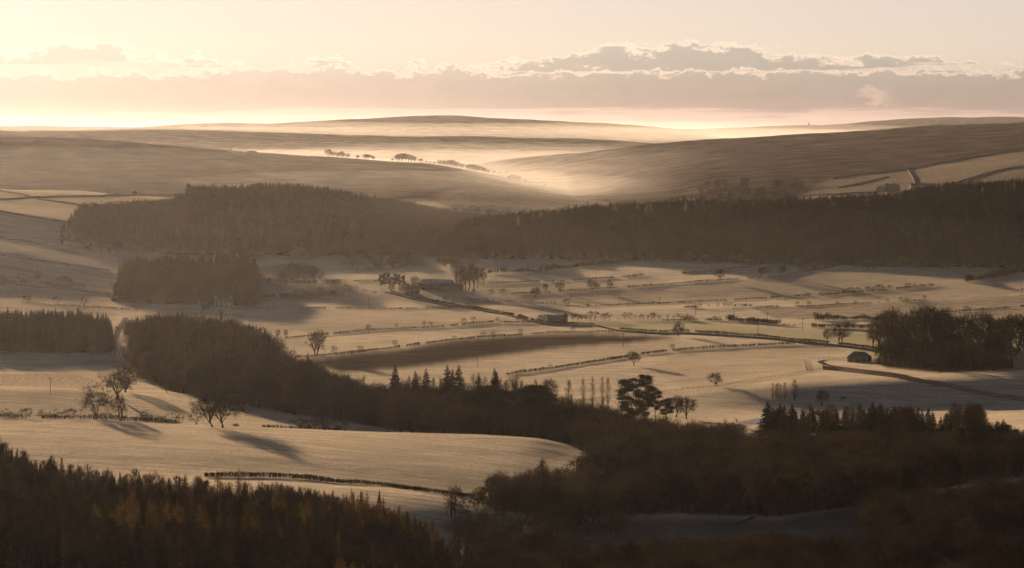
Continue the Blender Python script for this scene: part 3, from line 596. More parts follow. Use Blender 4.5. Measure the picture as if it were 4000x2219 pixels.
cnt = [
 near_wood([(NWp, 560, 985)], 4.2, 11, [
    ('larch', .30, (8.5, 12), 'larch_tree', 'ochre larch packed into the dark hillside thicket at the lower left', 'larch', 'larches in the near hillside wood'),
    ('birch', .62, (6, 9.5), 'birch_tree', 'thin bare birch packed into the dark hillside thicket at the lower left', 'birch', 'birches in the near hillside wood'),
    ('spruce', .06, (9, 12), 'young_spruce', 'small dark spruce among larches in the thicket at the lower left', 'spruce', 'spruces in the near hillside wood')],
    420, 'hillside_thicket', 'dense mass of bare saplings between the larches at the lower left', .22, 1.6,
    hmul=lambda p: 1+.35*np.clip((150-UP(p))/150, 0, 1)),
 near_wood([(RWp, 930, 1420)], 6.0, 12, [
    ('ruddy', .5, (10, 15), 'alder_tree', 'bare reddish-brown tree in the dark wood filling the lower right', 'tree', 'bare trees in the lower right wood'),
    ('golden', .2, (11, 16), 'willow_tree', 'bare golden-brown tree in the dark wood filling the lower right', 'tree', 'golden-brown trees in the lower right wood'),
    ('oak', .3, (10, 14), 'oak_tree', 'dark bare oak in the dark wood filling the lower right', 'oak', 'oaks in the lower right wood')],
    170, 'valley_wood', 'dark tangled interior of the wood filling the lower right', .2, 2.0,
    hmul=lambda p: np.where((UP(p) < 1600) & (p[:, 1] < 1090), .68, 1)*np.where((p[:, 1] > 1200) & (UP(p) > 1850), .5, 1)),
 near_wood([(MWp, 1300, 2030)], 6.6, 13, [
    ('ash', .55, (16, 22), 'ash_tree', 'tall bare ash in the dark domed wood left of the ploughed field', 'ash', 'ashes in the domed wood and its strip'),
    ('golden', .25, (15, 20), 'beech_tree', 'bare tree with pale golden twigs in the domed wood left of the ploughed field', 'beech', 'golden-twigged trees in the domed wood'),
    ('spruce', .10, (17, 21), 'spruce_tree', 'dark spruce among bare trees in the wood below the ploughed field', 'spruce', 'spruces in the strip of wood')],
    190, 'domed_wood', 'dim interior of the domed wood left of the ploughed field', .2, 2.0,
    hmul=lambda p: np.where(UP(p) > 870, .82, 1)),
 near_wood([(LWp, 1850, 2200)], 5.0, 14, [
    ('spruce', 1, (16, 21), 'plantation_spruce', 'dark spruce in the conifer block at the left edge, behind the marsh', 'spruce', 'spruces in the left edge block')],
    70, 'left_conifer_block', 'dark interior of the conifer block at the left edge', .3, 1.8),
 near_wood([(BRp, 620, 900), (BRp2, 780, 1010)], 6.0, 15, [
    ('ruddy', .6, (8, 13), 'russet_tree', 'bare russet tree in the row along the bottom right edge', 'tree', 'russet trees along the bottom right'),
    ('golden', .2, (8, 12), 'golden_tree', 'bare yellowish tree in the row along the bottom right edge', 'tree', 'yellowish trees along the bottom right'),
    ('oak', .2, (9, 13), 'dark_tree', 'dark bare oak in the row along the bottom right edge', 'oak', 'dark oaks along the bottom right')],
    110, 'bottom_wood', 'dark undergrowth between the trees along the bottom right edge', .25, 1.8),
 near_wood([(CPp, 1650, 2000)], 10.5, 16, [
    ('ash', .75, (20, 27), 'tall_ash', 'tall bare tree in the copse around the farmhouse at the right edge', 'ash', 'tall bare trees of the farm copse'),
    ('bush', .25, (5, 8), 'holly_bush', 'dark bush under the tall trees of the farm copse at the right edge', 'bush', 'bushes of the farm copse')],
    60, 'copse_undergrowth', 'dim growth inside the copse at the right edge', .06, 1.8,
    hmul=lambda p: .35+.4*vnoise(p[:, 0]/14, p[:, 1]/14)),
]
print('near woods', cnt, SHOWN)

# ------------------------------------------------------------------ boundaries: hedges, walls, fences, roads
def plain(name, c1, c2, scale=1.0, rough=0.9, bump=0.0):
    m, n, b = bsdf(name, rough); g = n.node('ShaderNodeNewGeometry')
    k = n.noise(g.outputs['Position'], scale, 4); n.l.new(n.mix(n.sstep(k, .35, .65), c1+(1,), c2+(1,)), b.inputs['Base Color'])
    if bump:
        bp = n.node('ShaderNodeBump'); bp.inputs['Strength'].default_value = bump; bp.inputs['Distance'].default_value = .1
        n.l.new(k, bp.inputs['Height']); n.l.new(bp.outputs[0], b.inputs['Normal'])
    return m
plain('dry_stone', (0.10, 0.085, 0.065), (0.22, 0.19, 0.15), 2.0, bump=.6)
plain('tarmac', (0.05, 0.046, 0.042), (0.085, 0.078, 0.07), .5)
plain('frosty_track', (0.05, 0.045, 0.037), (0.10, 0.092, 0.08), .4)
plain('timber', (0.07, 0.055, 0.04), (0.13, 0.10, 0.075), 3.0)
plain('slate', (0.10, 0.095, 0.09), (0.17, 0.16, 0.155), 1.5, .7)
plain('barn_roof', (0.22, 0.23, 0.24), (0.30, 0.31, 0.32), .4, .6)
plain('limewash', (0.22, 0.215, 0.20), (0.30, 0.295, 0.28), 1.0)
plain('sandstone', (0.16, 0.13, 0.095), (0.27, 0.225, 0.17), 1.2, bump=.4)
plain('dark_pane', (0.02, 0.022, 0.026), (0.035, 0.04, 0.045), 1.0, .2)
plain('wool', (0.55, 0.5, 0.42), (0.7, 0.65, 0.55), 4.0)
plain('hide', (0.05, 0.035, 0.025), (0.09, 0.06, 0.04), 2.0)
mt, n_, b_ = bsdf('steel', 0.25); b_.inputs['Metallic'].default_value = 1; b_.inputs['Base Color'].default_value = (.75, .7, .62, 1)
mt, n_, b_ = bsdf('stream_water', 0.4); b_.inputs['Base Color'].default_value = (.02, .022, .022, 1); b_.inputs['Specular IOR Level'].default_value = .5
mt, n_, b_ = bsdf('skylight', 0.1); b_.inputs['Base Color'].default_value = (.85, .85, .82, 1); b_.inputs['Metallic'].default_value = .6

def path(pts, step=4.0, y0=500, y1=25000, ys=None):
    """ground line through points given in the view"""
    w = []
    for i, (u, v) in enumerate(pts):
        if ys: Y = ys[i]; w.append(((u-U0)/F*Y, Y))
        else: w.append(hit(u, v, y0, y1)[:2])
    w = np.array(w); 
    if len(w) > 2:      # rounded
        t = np.arange(len(w)); tt = np.linspace(0, len(w)-1, (len(w)-1)*8+1)
        m_ = np.gradient(w, axis=0); i = np.clip(tt.astype(int), 0, len(w)-2); f = (tt-i)[:, None]
        w = (2*f**3-3*f**2+1)*w[i]+(f**3-2*f**2+f)*m_[i]*.8+(-2*f**3+3*f**2)*w[i+1]+(f**3-f**2)*m_[i+1]*.8
    seg = np.linalg.norm(np.diff(w, axis=0), axis=1); s = np.concatenate([[0], np.cumsum(seg)])
    q = np.arange(0, s[-1], step); x = np.interp(q, s, w[:, 0]); y = np.interp(q, s, w[:, 1])
    return np.stack([x, y, gz(x, y)], 1)
def frame(p):
    d = np.gradient(p, axis=0); d[:, 2] = 0; d = unit(d); return d, np.stack([-d[:, 1], d[:, 0], 0*d[:, 0]], 1)
def strip(q, p, w, dz0, dz1, taper=1.0, jit=0.0, rng=None):
    """a bank-like body along a line: feet at dz0, top at dz1"""
    d, s = frame(p); n = len(p); h = dz1+(rng.normal(size=n)*jit if rng is not None else 0)
    a = p-s*w/2; b = p+s*w/2; c = p+s*w/2*taper; e = p-s*w/2*taper
    for r in (a, b): r[:, 2] += dz0
    c[:, 2] += h; e[:, 2] += h; V = np.stack([a, b, c, e], 1).reshape(-1, 3); i = np.arange(n-1)[:, None]*4
    for j in range(4): pass
    Fq = np.concatenate([np.stack([i[:, 0]+j, i[:, 0]+(j+1) % 4, i[:, 0]+4+(j+1) % 4, i[:, 0]+4+j], 1) for j in range(4)]); Fq = np.vstack([Fq, [[0, 1, 2, 3]], [[4*n-4, 4*n-3, 4*n-2, 4*n-1]]])
    q.add(V, Fq)
def hedge(pts, label, h=1.8, w=1.4, ys=None, gap=.14, mat='hedge_twigs', group='hedges between the fields', dens=13, **kw):
    p = path(pts, 1.5, ys=ys, **kw); g = np.random.RandomState(len(p)); q = Q(); c = Q(); tall = 1+(.18 if h < 2.5 else .45)*sn(p[:, 0], p[:, 1], 9, 3)+.25*sn(p[:, 0], p[:, 1], 30, 5)
    d, s = frame(p); m_ = int(len(p)*dens); i = g.randint(0, len(p), m_)
    if gap: ok = vnoise(p[i, 0]/12, p[i, 1]/12) > gap; i = i[ok]; m_ = len(i)
    A = p[i]+s[i]*g.normal(size=(m_, 1))*w*.28+d[i]*g.uniform(-.8, .8, (m_, 1)); B = A+np.stack([g.normal(size=m_)*.25, g.normal(size=m_)*.25, h*tall[i]*(.65+.4*g.rand(m_))], 1)
    A[:, 2] += h*.45*g.rand(m_)**2; c.slivers(A, B, .12, .26 if h < 2.5 else .38, g)
    r = link('hedge', None); tag(r, label, 'hedge', group); o0 = p[len(p)//2]; r.location = o0
    sub = p[::3] if len(p) > 8 else p
    if False: strip(q, sub, w*.5, -.4, h*.42, .6, h*.12, g)
    if q.n: V, Fc = q.arr(); link('woody_core', mesh_np('woody_core', V-o0, Fc, M['twigs']), r)
    V, Fc = c.arr(); link('foliage', mesh_np('hedge_foliage', V-o0, Fc, M[mat]), r); return r
def wall(pts, label, h=1.4, w=.7, ys=None, group='dry stone walls', **kw):
    p = path(pts, 3.0, ys=ys, **kw); g = np.random.RandomState(len(p)); q = Q(); strip(q, p, w, -.5, h, .65, .12, g)
    V, Fc = q.arr(); o0 = p[len(p)//2]; o = link('stone_wall', mesh_np('stone_wall', V-o0, Fc, M['dry_stone'])); o.location = o0
    tag(o, label, 'wall', group); return o
def fence(pts, label, ys=None, sp=3.0, h=1.3, group='post fences', **kw):
    p = path(pts, sp, ys=ys, **kw); q = Q(); r = link('fence', None); o0 = p[0].copy(); r.location = o0; tag(r, label, 'fence', group)
    for z in (.55, 1.05): strip(q, p+[0, 0, z*h/1.3], .06, -.04, .06)
    V, Fc = q.arr(); link('rail', mesh_np('rail', V-o0, Fc, M['timber']), r)
    b = Q(); b.box((-.09, -.09, -.4), (.09, .09, h)); me = b.mesh('post', 'timber')
    for k in p[:95]: o = link('post', me, r); o.location = Vector(k-o0)
    return r
def ribbon(name, pts, w, mat, label, lift=.06, ys=None, kind='structure', step=3.0, **kw):
    p = path(pts, step, ys=ys, **kw); d, s = frame(p); wv = np.asarray(w)*np.ones(len(p)) if np.isscalar(w) else np.interp(np.linspace(0, 1, len(p)), np.linspace(0, 1, len(w)), w)
    k = 5; off = np.linspace(-.5, .5, k); V = p[:, None]+s[:, None]*(wv[:, None, None]*off[None, :, None]); V[..., 2] = gz(V[..., 0], V[..., 1])+lift; V = V.reshape(-1, 3)
    i = (np.arange(len(p)-1)[:, None]*k+np.arange(k-1)[None]).ravel()
    o = link(name, mesh_np(name, V, np.stack([i, i+k, i+k+1, i+1], 1), M[mat])); tag(o, label, name.replace('_', ' '), kind=kind); return o

ZP = lambda t, *a: [P(t, *q) for q in a]
HE = 'hedges between the valley fields'
hedge(ZP('E', (-250, 398), (0, 400), (250, 402), (600, 400), (870, 390)), 'trimmed hedge running level from the white cottage to the lane junction', 1.7)
hedge(ZP('E', (-420, 622), (-150, 600), (0, 588), (250, 562), (600, 545), (880, 525)), 'long trimmed hedge lined with small round thorns, above the gaunt tree', 1.7)
hedge(ZP('E', (915, 522), (1150, 502)), 'short trimmed hedge length between two gateways', 1.6)
hedge(ZP('E', (1205, 506), (1460, 506)), 'short trimmed hedge length ending at the lane bend', 1.6)
hedge(ZP('E', (-330, 768), (0, 747), (430, 692), (830, 640), (1100, 617), (1560, 584), (2100, 576)), 'long curving hedge along the top edge of the ploughed field', 1.9)
hedge(ZP('E', (1250, 900), (1600, 853), (2000, 792), (2270, 745), (2576, 712))+ZP('F', (250, 695), (500, 682), (900, 665), (1010, 662)), 'long curving hedge below the ploughed strip, passing the lone oak', 1.9)
hedge(ZP('E', (1050, 214), (1500, 198), (1900, 178), (2280, 148)), 'thin hedge climbing right from the farm trees', 1.8, gap=.25)
hedge(ZP('E', (1280, 290), (1700, 268), (2100, 242), (2400, 222))+ZP('F', (0, 208), (300, 186), (600, 163)), 'hedge under the spaced field trees in the middle of the valley', 1.8, gap=.2)
hedge(ZP('E', (1110, 134), (1300, 128), (1500, 118), (1700, 92), (2160, 42)), 'ragged tall hedge in the shadow of the escarpment wood', 4.2, 3.0, dens=18)
hedge(ZP('E', (1700, 382), (2000, 377), (2576, 352))+ZP('F', (0, 352), (350, 338), (640, 320)), 'low hedge behind the telegraph poles in the middle fields', 1.6, gap=.2)
hedge(ZP('F', (640, 322), (900, 303), (1160, 288), (1400, 268), (1900, 225)), 'bushy hedge carrying round thorns across the right-hand pasture', 1.8, gap=.2)
hedge(ZP('F', (500, 388), (1000, 380), (1400, 360), (1850, 342)), 'thin hedge with five spaced thorns on the right-hand pasture', 1.5, gap=.35)
hedge(ZP('F', (1900, 433), (2200, 412), (2576, 385)), 'broken hedge on the rise at the far right', 1.6, gap=.3)
hedge(ZP('F', (1000, 488), (1250, 480), (1520, 486)), 'dense dark hedge left of the farm copse, upper of two', 4.5, 4, dens=22)
hedge(ZP('F', (985, 540), (1250, 548), (1540, 556)), 'dense dark hedge left of the farm copse, lower of two', 4.0, 4, dens=22)
hedge(ZP('F', (345, 490), (480, 500), (600, 512), (735, 520)), 'thick bushy hedge along the stream above the green field', 4.5, 5, dens=22)
hedge(ZP('F', (-150, 492), (60, 484), (180, 487), (300, 490)), 'low hedge along the top of the green field', 1.8)
hedge(ZP('F', (2140, 196), (2300, 170), (2576, 125)), 'shaded bushy hedge under the right end of the long wood', 4.5, 4, dens=20)
hedge(ZP('F', (20, 392), (250, 388), (520, 382)), 'hedge of small thorns left of the streamside poles', 2.2, gap=.25)
hedge(ZP('D', (1040, 412), (400, 372), (120, 350)), 'fence-like hedge above the left conifer block', 1.6, gap=.2)
hedge(ZP('D', (1900, 300), (2150, 320), (2400, 315), (2576, 300)), 'dark bushy hedge right of the square spruce block', 4.5, 5, dens=20)
hedge(ZP('D', (1950, 190), (2200, 215), (2576, 215)), 'shaded hedge beyond the square spruce block', 3.5, 4, dens=18)
hedge(ZP('E', (0, 190), (280, 190)), 'thin hedge left of the tall farm pines', 1.5, gap=.25)
hedge(ZP('G', (1560, 702), (2000, 706), (2300, 722), (2576, 752))+ZP('H', (300, 770), (600, 812), (1000, 862)), 'clipped green hedge along the near edge of the big sunlit field', 1.6, 1.5, dens=34, gap=0)
gh = path([(0, 0), (0, 0)], ys=[1245, 1245]) if False else None
hedge([(-60, 1046), (60, 1047), (200, 1050), (330, 1056), (450, 1064)], 'overgrown hedge behind the crest at the left edge', 2.0, 1.8, ys=[1236, 1236, 1238, 1240, 1242], dens=20)
hedge([(590, 1030), (720, 1048), (860, 1066)], 'ragged hedge running down behind the crest from the twin oaks', 2.2, 1.8, ys=[1310, 1300, 1290], gap=.2, dens=16)

wall(ZP('F', (1062, 856), (1200, 870), (1400, 893), (1700, 937), (2000, 990), (2300, 1055), (2620, 1100)), 'tall dark wall sweeping down to the right edge below the copse', 2.3, 1.2)
wall(ZP('C', (1140, 578), (1280, 556), (1400, 538), (1690, 508), (1900, 465), (2100, 430), (2400, 385), (2650, 360)), 'long wall climbing right between brown moor and frosted pasture', 3.0, 2.0)
wall(ZP('C', (1695, 512), (1730, 560), (1752, 615)), 'short wall dropping down to the hill farm', 2.2, 1.4)
wall(ZP('C', (900, 716), (1100, 700), (1300, 688), (1480, 680)), 'wall below the bright strip left of the hill farm', 2.5, 2)
wall(ZP('C', (1180, 645), (1400, 600), (1560, 560)), 'faint wall rising left of the hill farm', 1.8, 1.4)
wall(ZP('C', (2600, 482), (2400, 515), (2200, 570), (1980, 630)), 'wall running down right of the hill farm', 2.6, 1.8)
wall(ZP('A', (0, 738), (250, 722), (600, 712), (900, 706), (1180, 712), (1300, 722)), 'wall along the top of the left-hand fields', 2.2, 1.6)
wall(ZP('A', (240, 722), (400, 748), (690, 795)), 'wall slanting down right from the top-left fields', 1.8, 1.4)
wall(ZP('A', (-20, 665), (120, 690), (230, 716)), 'short wall on the shaded slope at the upper left', 1.8, 1.4)
wall(ZP('A', (0, 825), (330, 884), (550, 915)), 'wall across the upper shaded field at the left edge', 2.0, 1.5)
wall(ZP('A', (0, 1022), (300, 1062), (700, 1112)), 'wall under the topmost sunlit patches at the left', 1.8, 1.4)
wall(ZP('A', (0, 1158), (250, 1192), (600, 1242), (835, 1275)), 'wall under the golden strip left of the square spruce block', 1.8, 1.4)
wall(ZP('D', (0, 210), (300, 238), (650, 272), (850, 290)), 'wall with bushes left of the square spruce block', 1.6, 1.2)
wall(ZP('A', (1720, 372), (1870, 378), (2330, 400), (2576, 408))+ZP('B', (200, 418), (400, 432), (640, 452)), 'skyline wall under the ridge-top trees', 3.0, 2)
wall(ZP('F', (0, 132), (300, 112), (660, 58)), 'wall in the shade below the long wood', 1.8, 1.2)
wall(ZP('F', (640, 165), (830, 142), (1150, 82)), 'wall beside shaded field trees below the long wood', 1.8, 1.2)
# the lane, its verge walls, and other tracks
lane = ZP('E', (330, 272), (500, 312), (700, 352), (850, 378), (1050, 408), (1200, 434), (1400, 484), (1560, 514), (1900, 524), (2100, 562), (2400, 582))+ZP('F', (0, 580), (300, 597), (600, 617), (900, 648), (1200, 676), (1400, 704), (1500, 722))
ribbon('road', lane, 5.5, 'tarmac', 'narrow lane winding down through the valley fields')
up_ = [(u, v-2.4) for u, v in lane]; dn_ = [(u, v+2.6) for u, v in lane]
hedge(up_[:9], 'dark hedge on the far side of the lane, left half', 1.7, 1.6, dens=16)
hedge(up_[9:], 'dark hedge on the far side of the lane, right half', 1.8, 1.6, dens=16)
wall(dn_[1:9], 'roadside wall on the near side of the lane, left half', 1.3, .8)
wall(dn_[9:], 'roadside wall on the near side of the lane, right half', 1.3, .8)
ribbon('drive', ZP('F', (1250, 786), (1130, 784), (1060, 790), (1045, 802), (1090, 822), (1200, 840), (1400, 862), (1700, 905)), 4.0, 'tarmac', 'drive curling round in front of the field barn')
ribbon('footpath', ZP('I', (0, 1140), (200, 1120), (350, 1085), (480, 1030), (550, 1000)), 2.5, 'frosty_track', 'pale path curving through the dark lower right meadow', y1=1100)
for dx in (-.75, .75):
    pass
fence(ZP('F', (0, 1008), (250, 990), (430, 960), (600, 930), (800, 900), (930, 874), (1060, 856)), 'post and rail fence leading right past the lone umbrella-shaped thorn')
fence(ZP('F', (920, 790), (930, 840), (942, 872)), 'short fence running down to the corner by the drive')
fence(ZP('F', (960, 775), (1100, 776), (1260, 778)), 'fence beside the barn with the frosted roof')
fence(ZP('E', (1160, 412), (1400, 416), (1680, 418)), 'fence below the row of tall hedgerow trees')
fence(ZP('E', (2290, 1062), (2420, 1030), (2576, 1018)), 'fence behind the dark cedar')
fence(ZP('E', (1760, 1100), (1900, 1085), (2050, 1070)), 'fence behind the slim poplars')
# railway line gleaming between the woods
RL = ZP('D', (948, 622), (915, 650), (885, 680), (872, 712), (878, 745), (900, 775), (938, 800))
trk = link('railway_track', None); p = path(RL, 2.0, ys=[2230, 2160, 2090, 2015, 1950, 1880, 1815]); o0 = p[0].copy(); trk.location = o0
tag(trk, 'curving pair of gleaming rails between the left woods', 'railway'); d, s = frame(p)
for sgn in (-1, 1):
    q = Q(); strip(q, p+s*sgn*1.05+[0, 0, .35], .15, -.05, .2); V, Fc = q.arr(); link('rail', mesh_np('rail', V-o0, Fc, M['steel']), trk)
q = Q(); strip(q, p, 4.2, -.4, .3, .8); V, Fc = q.arr(); link('ballast_bed', mesh_np('ballast_bed', V-o0, Fc, M['tarmac']), trk)
# water
def pool(name, pts, label, lift=.15, y0=500, y1=25000):
    w = [hit(u, v, y0, y1) for u, v in pts]; z = max(q_[2] for q_ in w)+lift; V = [(a, b, z) for a, b, c in w]
    me = bpy.data.meshes.new(name); me.from_pydata(V, [], [list(range(len(V)))]); me.materials.append(M['stream_water']); o = link(name, me); tag(o, label, 'water', kind='structure')
pool('pond', ZP('D', (462, 828), (520, 842), (560, 850), (618, 848), (616, 838), (560, 836), (520, 830), (470, 822)), 'gleaming flood pool in the marsh')
pool('stream', ZP('F', (430, 1262), (460, 1268), (520, 1270), (600, 1266), (640, 1270), (640, 1262), (600, 1256), (560, 1250), (500, 1258)), 'bright bend of the stream above the dark wood', y1=1700)
pool('stream_bend', ZP('F', (740, 531), (790, 540), (830, 541), (830, 535), (790, 530)), 'glint of stream by the thick hedge')

# ------------------------------------------------------------------ telegraph poles, buildings, animals
def pole(t, x, yb, yt, label, arms=1):
    u, v = P(t, x, yb); X_, Y, z = hit(u, v); h = (yb-yt)*.3335*Y/F
    r = link('telegraph_pole', None); r.location = (X_, Y, z); tag(r, label, 'pole', 'telegraph poles across the fields')
    q = Q(); q.tube([(0, 0, -.8), (0, 0, h*.5), (0, 0, h)], [.2, .18, .14], 6); link('post', q.mesh('post', 'timber'), r)
    q = Q(); q.box((-1.1, -.1, h-.75), (1.1, .1, h-.55)); link('crossarm', q.mesh('crossarm', 'timber'), r)
    for s in (-.95, -.3, .95): q = Q(); q.tube([(s, 0, h-.56), (s, 0, h-.3)], [.07, .05], 6); link('insulator', q.mesh('insulator', 'limewash'), r)
for a in (('D', 380, 1048, 917, 'tall pole standing alone in the left sunlit field behind the crest'), ('D', 60, 330, 262, 'pole on the shaded field at the far left edge'),
          ('E', 207, 402, 322, 'pole beside the hedge left of the lane'), ('E', 1030, 845, 735, 'pole at the lower edge of the ploughed field'),
          ('E', 2127, 683, 580, 'pole on the frosted strip right of the ploughed field'), ('E', 1728, 325, 240, 'pole with pale insulators among the middle field trees'),
          ('E', 2094, 370, 285, 'pole with pale insulators in the middle of the open pasture'), ('E', 2403, 368, 312, 'plain pole right of the pair with pale insulators'),
          ('E', 122, 138, 72, 'faint pole in the shaded field above the tall farm pines'), ('F', 100, 450, 358, 'pole just left of the bushes on the green field'),
          ('F', 386, 458, 388, 'pole above the thick streamside hedge'), ('F', 638, 492, 425, 'pole at the right end of the streamside hedge'),
          ('F', 570, 607, 518, 'pole on the green field beside the lane'), ('F', 907, 560, 470, 'pole between the stream and the green field')): pole(*a)
def gable(q, w, d, h, e, x0=0, y0=0, over=.0):
    V = [(-w/2+x0, -d/2+y0, -1), (w/2+x0, -d/2+y0, -1), (w/2+x0, d/2+y0, -1), (-w/2+x0, d/2+y0, -1), (-w/2+x0, -d/2+y0, e), (w/2+x0, -d/2+y0, e), (w/2+x0, d/2+y0, e), (-w/2+x0, d/2+y0, e), (-w/2+x0, y0, h), (w/2+x0, y0, h)]
    q.add(V, [(0, 1, 5, 4), (2, 3, 7, 6), (0, 4, 7, 3), (1, 2, 6, 5), (4, 8, 8, 7), (5, 6, 9, 9)])
def roof(q, w, d, h, e, x0=0, y0=0, t=.18, hip=0.0):
    a, b = w/2+.35, d/2+.4; k = (h-e)/(d/2)*.4
    for (A, B, C_, D_) in (((-a, -b, e-k), (a, -b, e-k), (a-hip, 0, h+.03), (-a+hip, 0, h+.03)), ((a, b, e-k), (-a, b, e-k), (-a+hip, 0, h+.03), (a-hip, 0, h+.03))):
        V = [(x+x0, y+y0, z) for x, y, z in (A, B, C_, D_)]; V += [(x, y, z+t) for x, y, z in V]
        q.add(V, [(0, 1, 2, 3), (4, 5, 6, 7), (0, 1, 5, 4), (1, 2, 6, 5), (2, 3, 7, 6), (3, 0, 4, 7)])
    if hip:
        for s in (-1, 1):
            V = [(s*a+x0, -b+y0, e-k), (s*a+x0, b+y0, e-k), (s*(a-hip)+x0, y0, h+.03)]; V += [(x, y, z+t) for x, y, z in V]
            q.add(V, [(0, 1, 2, 2), (3, 4, 5, 5), (0, 1, 4, 3)])
def building(name, pos, rz, w, d, h, e, label, wallm='sandstone', roofm='slate', chim=(), wins=5, doors=1, hip=0, cat='farmhouse', lights=0):
    u, v = pos; X_, Y, z = hit(u, v); r = link(name, None); r.location = (X_, Y, z+.1); r.rotation_euler = (0, 0, math.radians(rz)); tag(r, label, cat)
    q = Q(); gable(q, w, d, h if not hip else e+.01, e); link('wall', q.mesh('wall', wallm), r)
    q = Q(); roof(q, w, d, h, e, hip=hip); rf = link('roof', q.mesh('roof', roofm), r)
    for cx in chim: q = Q(); q.box((cx-.5, -.45, h-.8), (cx+.5, .45, h+1.4)); q.box((cx-.6, -.55, h+1.4), (cx+.6, .55, h+1.6)); link('chimney', q.mesh('chimney', wallm), rf)
    for i in range(lights): x = -w*.4+w*.8*(i+.5)/lights; zz = e+(h-e)*.55; y_ = -d/2*.45; q = Q(); sl_ = (h-e)/(d/2); q.add([(x-.5, y_-.8, zz-.8*sl_+.32), (x+.5, y_-.8, zz-.8*sl_+.32), (x+.5, y_+.8, zz+.8*sl_+.32), (x-.5, y_+.8, zz+.8*sl_+.32)], [(0, 1, 2, 3)]); link('skylight', q.mesh('skylight', 'skylight'), rf)
    n = wins
    for i in range(n):
        x = -w/2+w*(i+.5)/n
        for z0 in ((.9, 3.3) if e > 4.2 else (.9,)):
            if doors and i == n//2 and z0 < 1: q = Q(); q.box((x-.5, -d/2-.05, 0), (x+.5, -d/2+.1, 2.05)); link('door', q.mesh('door', 'timber'), r); continue
            q = Q(); q.box((x-.55, -d/2-.04, z0), (x+.55, -d/2+.1, z0+1.15)); wn = link('window', q.mesh('window', 'dark_pane'), r)
            q = Q(); q.box((x-.65, -d/2-.14, z0-.12), (x+.65, -d/2-.041, z0-.01)); link('sill', q.mesh('sill', wallm), wn)
    return r
building('field_barn', P('F', 1335, 800), -25, 13, 8, 6.2, 3.2, 'hip-roofed stone barn beside the drive at the foot of the copse', hip=3.2, wins=3, cat='barn')
building('white_cottage', P('D', 1527, 402), 65, 12, 6, 5.6, 3.2, 'small white gabled cottage end showing above the domed wood', 'limewash', chim=(-4,), wins=3, cat='cottage')
building('white_house', P('D', 1685, 388), 10, 15, 7, 7.4, 4.8, 'longer white house among trees right of the white cottage end', 'limewash', chim=(-6, 6), wins=4, cat='house')
building('farm_barn', P('E', 720, 248), -12, 26, 16, 8, 4.8, 'wide pale-roofed farm barn with four roof lights among the farm trees', 'timber', 'barn_roof', wins=4, lights=4, cat='barn')
building('farm_shed', P('E', 830, 262), 8, 20, 9, 6, 3.6, 'lower grey farm shed right of the pale-roofed barn', 'timber', 'slate', wins=4, cat='shed')
building('farm_cottage', P('E', 530, 285), 15, 12, 7, 7, 4.5, 'stone farm cottage behind the dark bushes by the lane top', chim=(5,), wins=3, cat='cottage')
building('roadside_shed', P('E', 1630, 498), -6, 15, 7, 5.2, 3.4, 'dark low barn where the lane bends, beside a dense bush', 'timber', 'slate', wins=3, cat='shed')
building('manor_house', P('F', 2590, 850), 60, 16, 9, 10.5, 6, 'tall stone house cut by the right edge, roof catching the sun', chim=(-6, 6), wins=4, cat='house')
building('hill_farmhouse', P('C', 1580, 672), 12, 22, 10, 11, 6.5, 'main range of the grey hill farm on the ridge at right', 'dry_stone', 'dry_stone', chim=(-8, 4), wins=5)
building('hill_barn', P('C', 1492, 672), 80, 16, 12, 9, 5, 'gable-ended barn at the left of the hill farm', wins=3, cat='barn')
building('hill_shed', P('C', 1800, 650), 5, 34, 12, 8, 5, 'long low shed at the right of the hill farm', 'sandstone', 'slate', wins=5, cat='shed')
building('distant_tower_block', P('C', 953, 168), 0, 12, 10, 17, 16.5, 'square tower standing alone on the far hazy skyline', 'dry_stone', 'dry_stone', wins=3, doors=0, cat='tower')
def sheep(u, v, label):
    X_, Y, z = hit(u, v); r = link('sheep', None); r.location = (X_, Y, z); tag(r, label, 'sheep', 'grazing sheep'); r.rotation_euler = (0, 0, random.random()*6)
    q = Q(); q.tube([(-.62, 0, .62), (-.5, 0, .68), (0, 0, .70), (.45, 0, .68), (.62, 0, .62), (.78, 0, .52), (.98, 0, .36)], [.08, .28, .34, .30, .18, .13, .07], 8)
    for x in (-.4, .4):
        for y in (-.14, .14): q.tube([(x, y, .5), (x, y, 0)], [.07, .04], 5)
    link('body', q.mesh('body', 'wool', True), r)
for t, x, y, l in (('E', 1036, 293, 'white sheep on the sunlit patch above the tall hedgerow trees'), ('E', 2462, 633, 'white sheep near the lane at the tip of the ploughed field'), ('E', 1180, 270, 'sheep left of the round bushes in the middle pasture'), ('E', 1350, 262, 'sheep right of the round bushes in the middle pasture'),
                   ('F', 396, 622, 'sheep beside the feeder near the lane')): sheep(*P(t, x, y), l)
X_, Y, z = hit(*P('F', 1215, 1088)); r = link('grazing_horse', None); r.location = (X_, Y, z); tag(r, 'dark horse grazing in the shaded field below the drive wall', 'horse'); r.rotation_euler = (0, 0, 2.9)
q = Q(); q.tube([(-1.15, 0, 1.1), (-1.0, 0, 1.3), (-.5, 0, 1.32), (.2, 0, 1.28), (.7, 0, 1.35), (1.0, 0, 1.2), (1.35, 0, .8), (1.6, 0, .45), (1.8, 0, .18)], [.10, .34, .36, .38, .36, .24, .16, .15, .08], 8)
for x, k in ((-.85, -.1), (.65, .0)):
    for y in (-.2, .2): q.tube([(x, y, 1.15), (x+k, y, .6), (x, y, 0)], [.17, .09, .06], 6)
q.tube([(-1.15, 0, 1.25), (-1.35, 0, .9), (-1.35, 0, .5)], [.07, .08, .03], 5); link('body', q.mesh('body', 'hide', True), r)

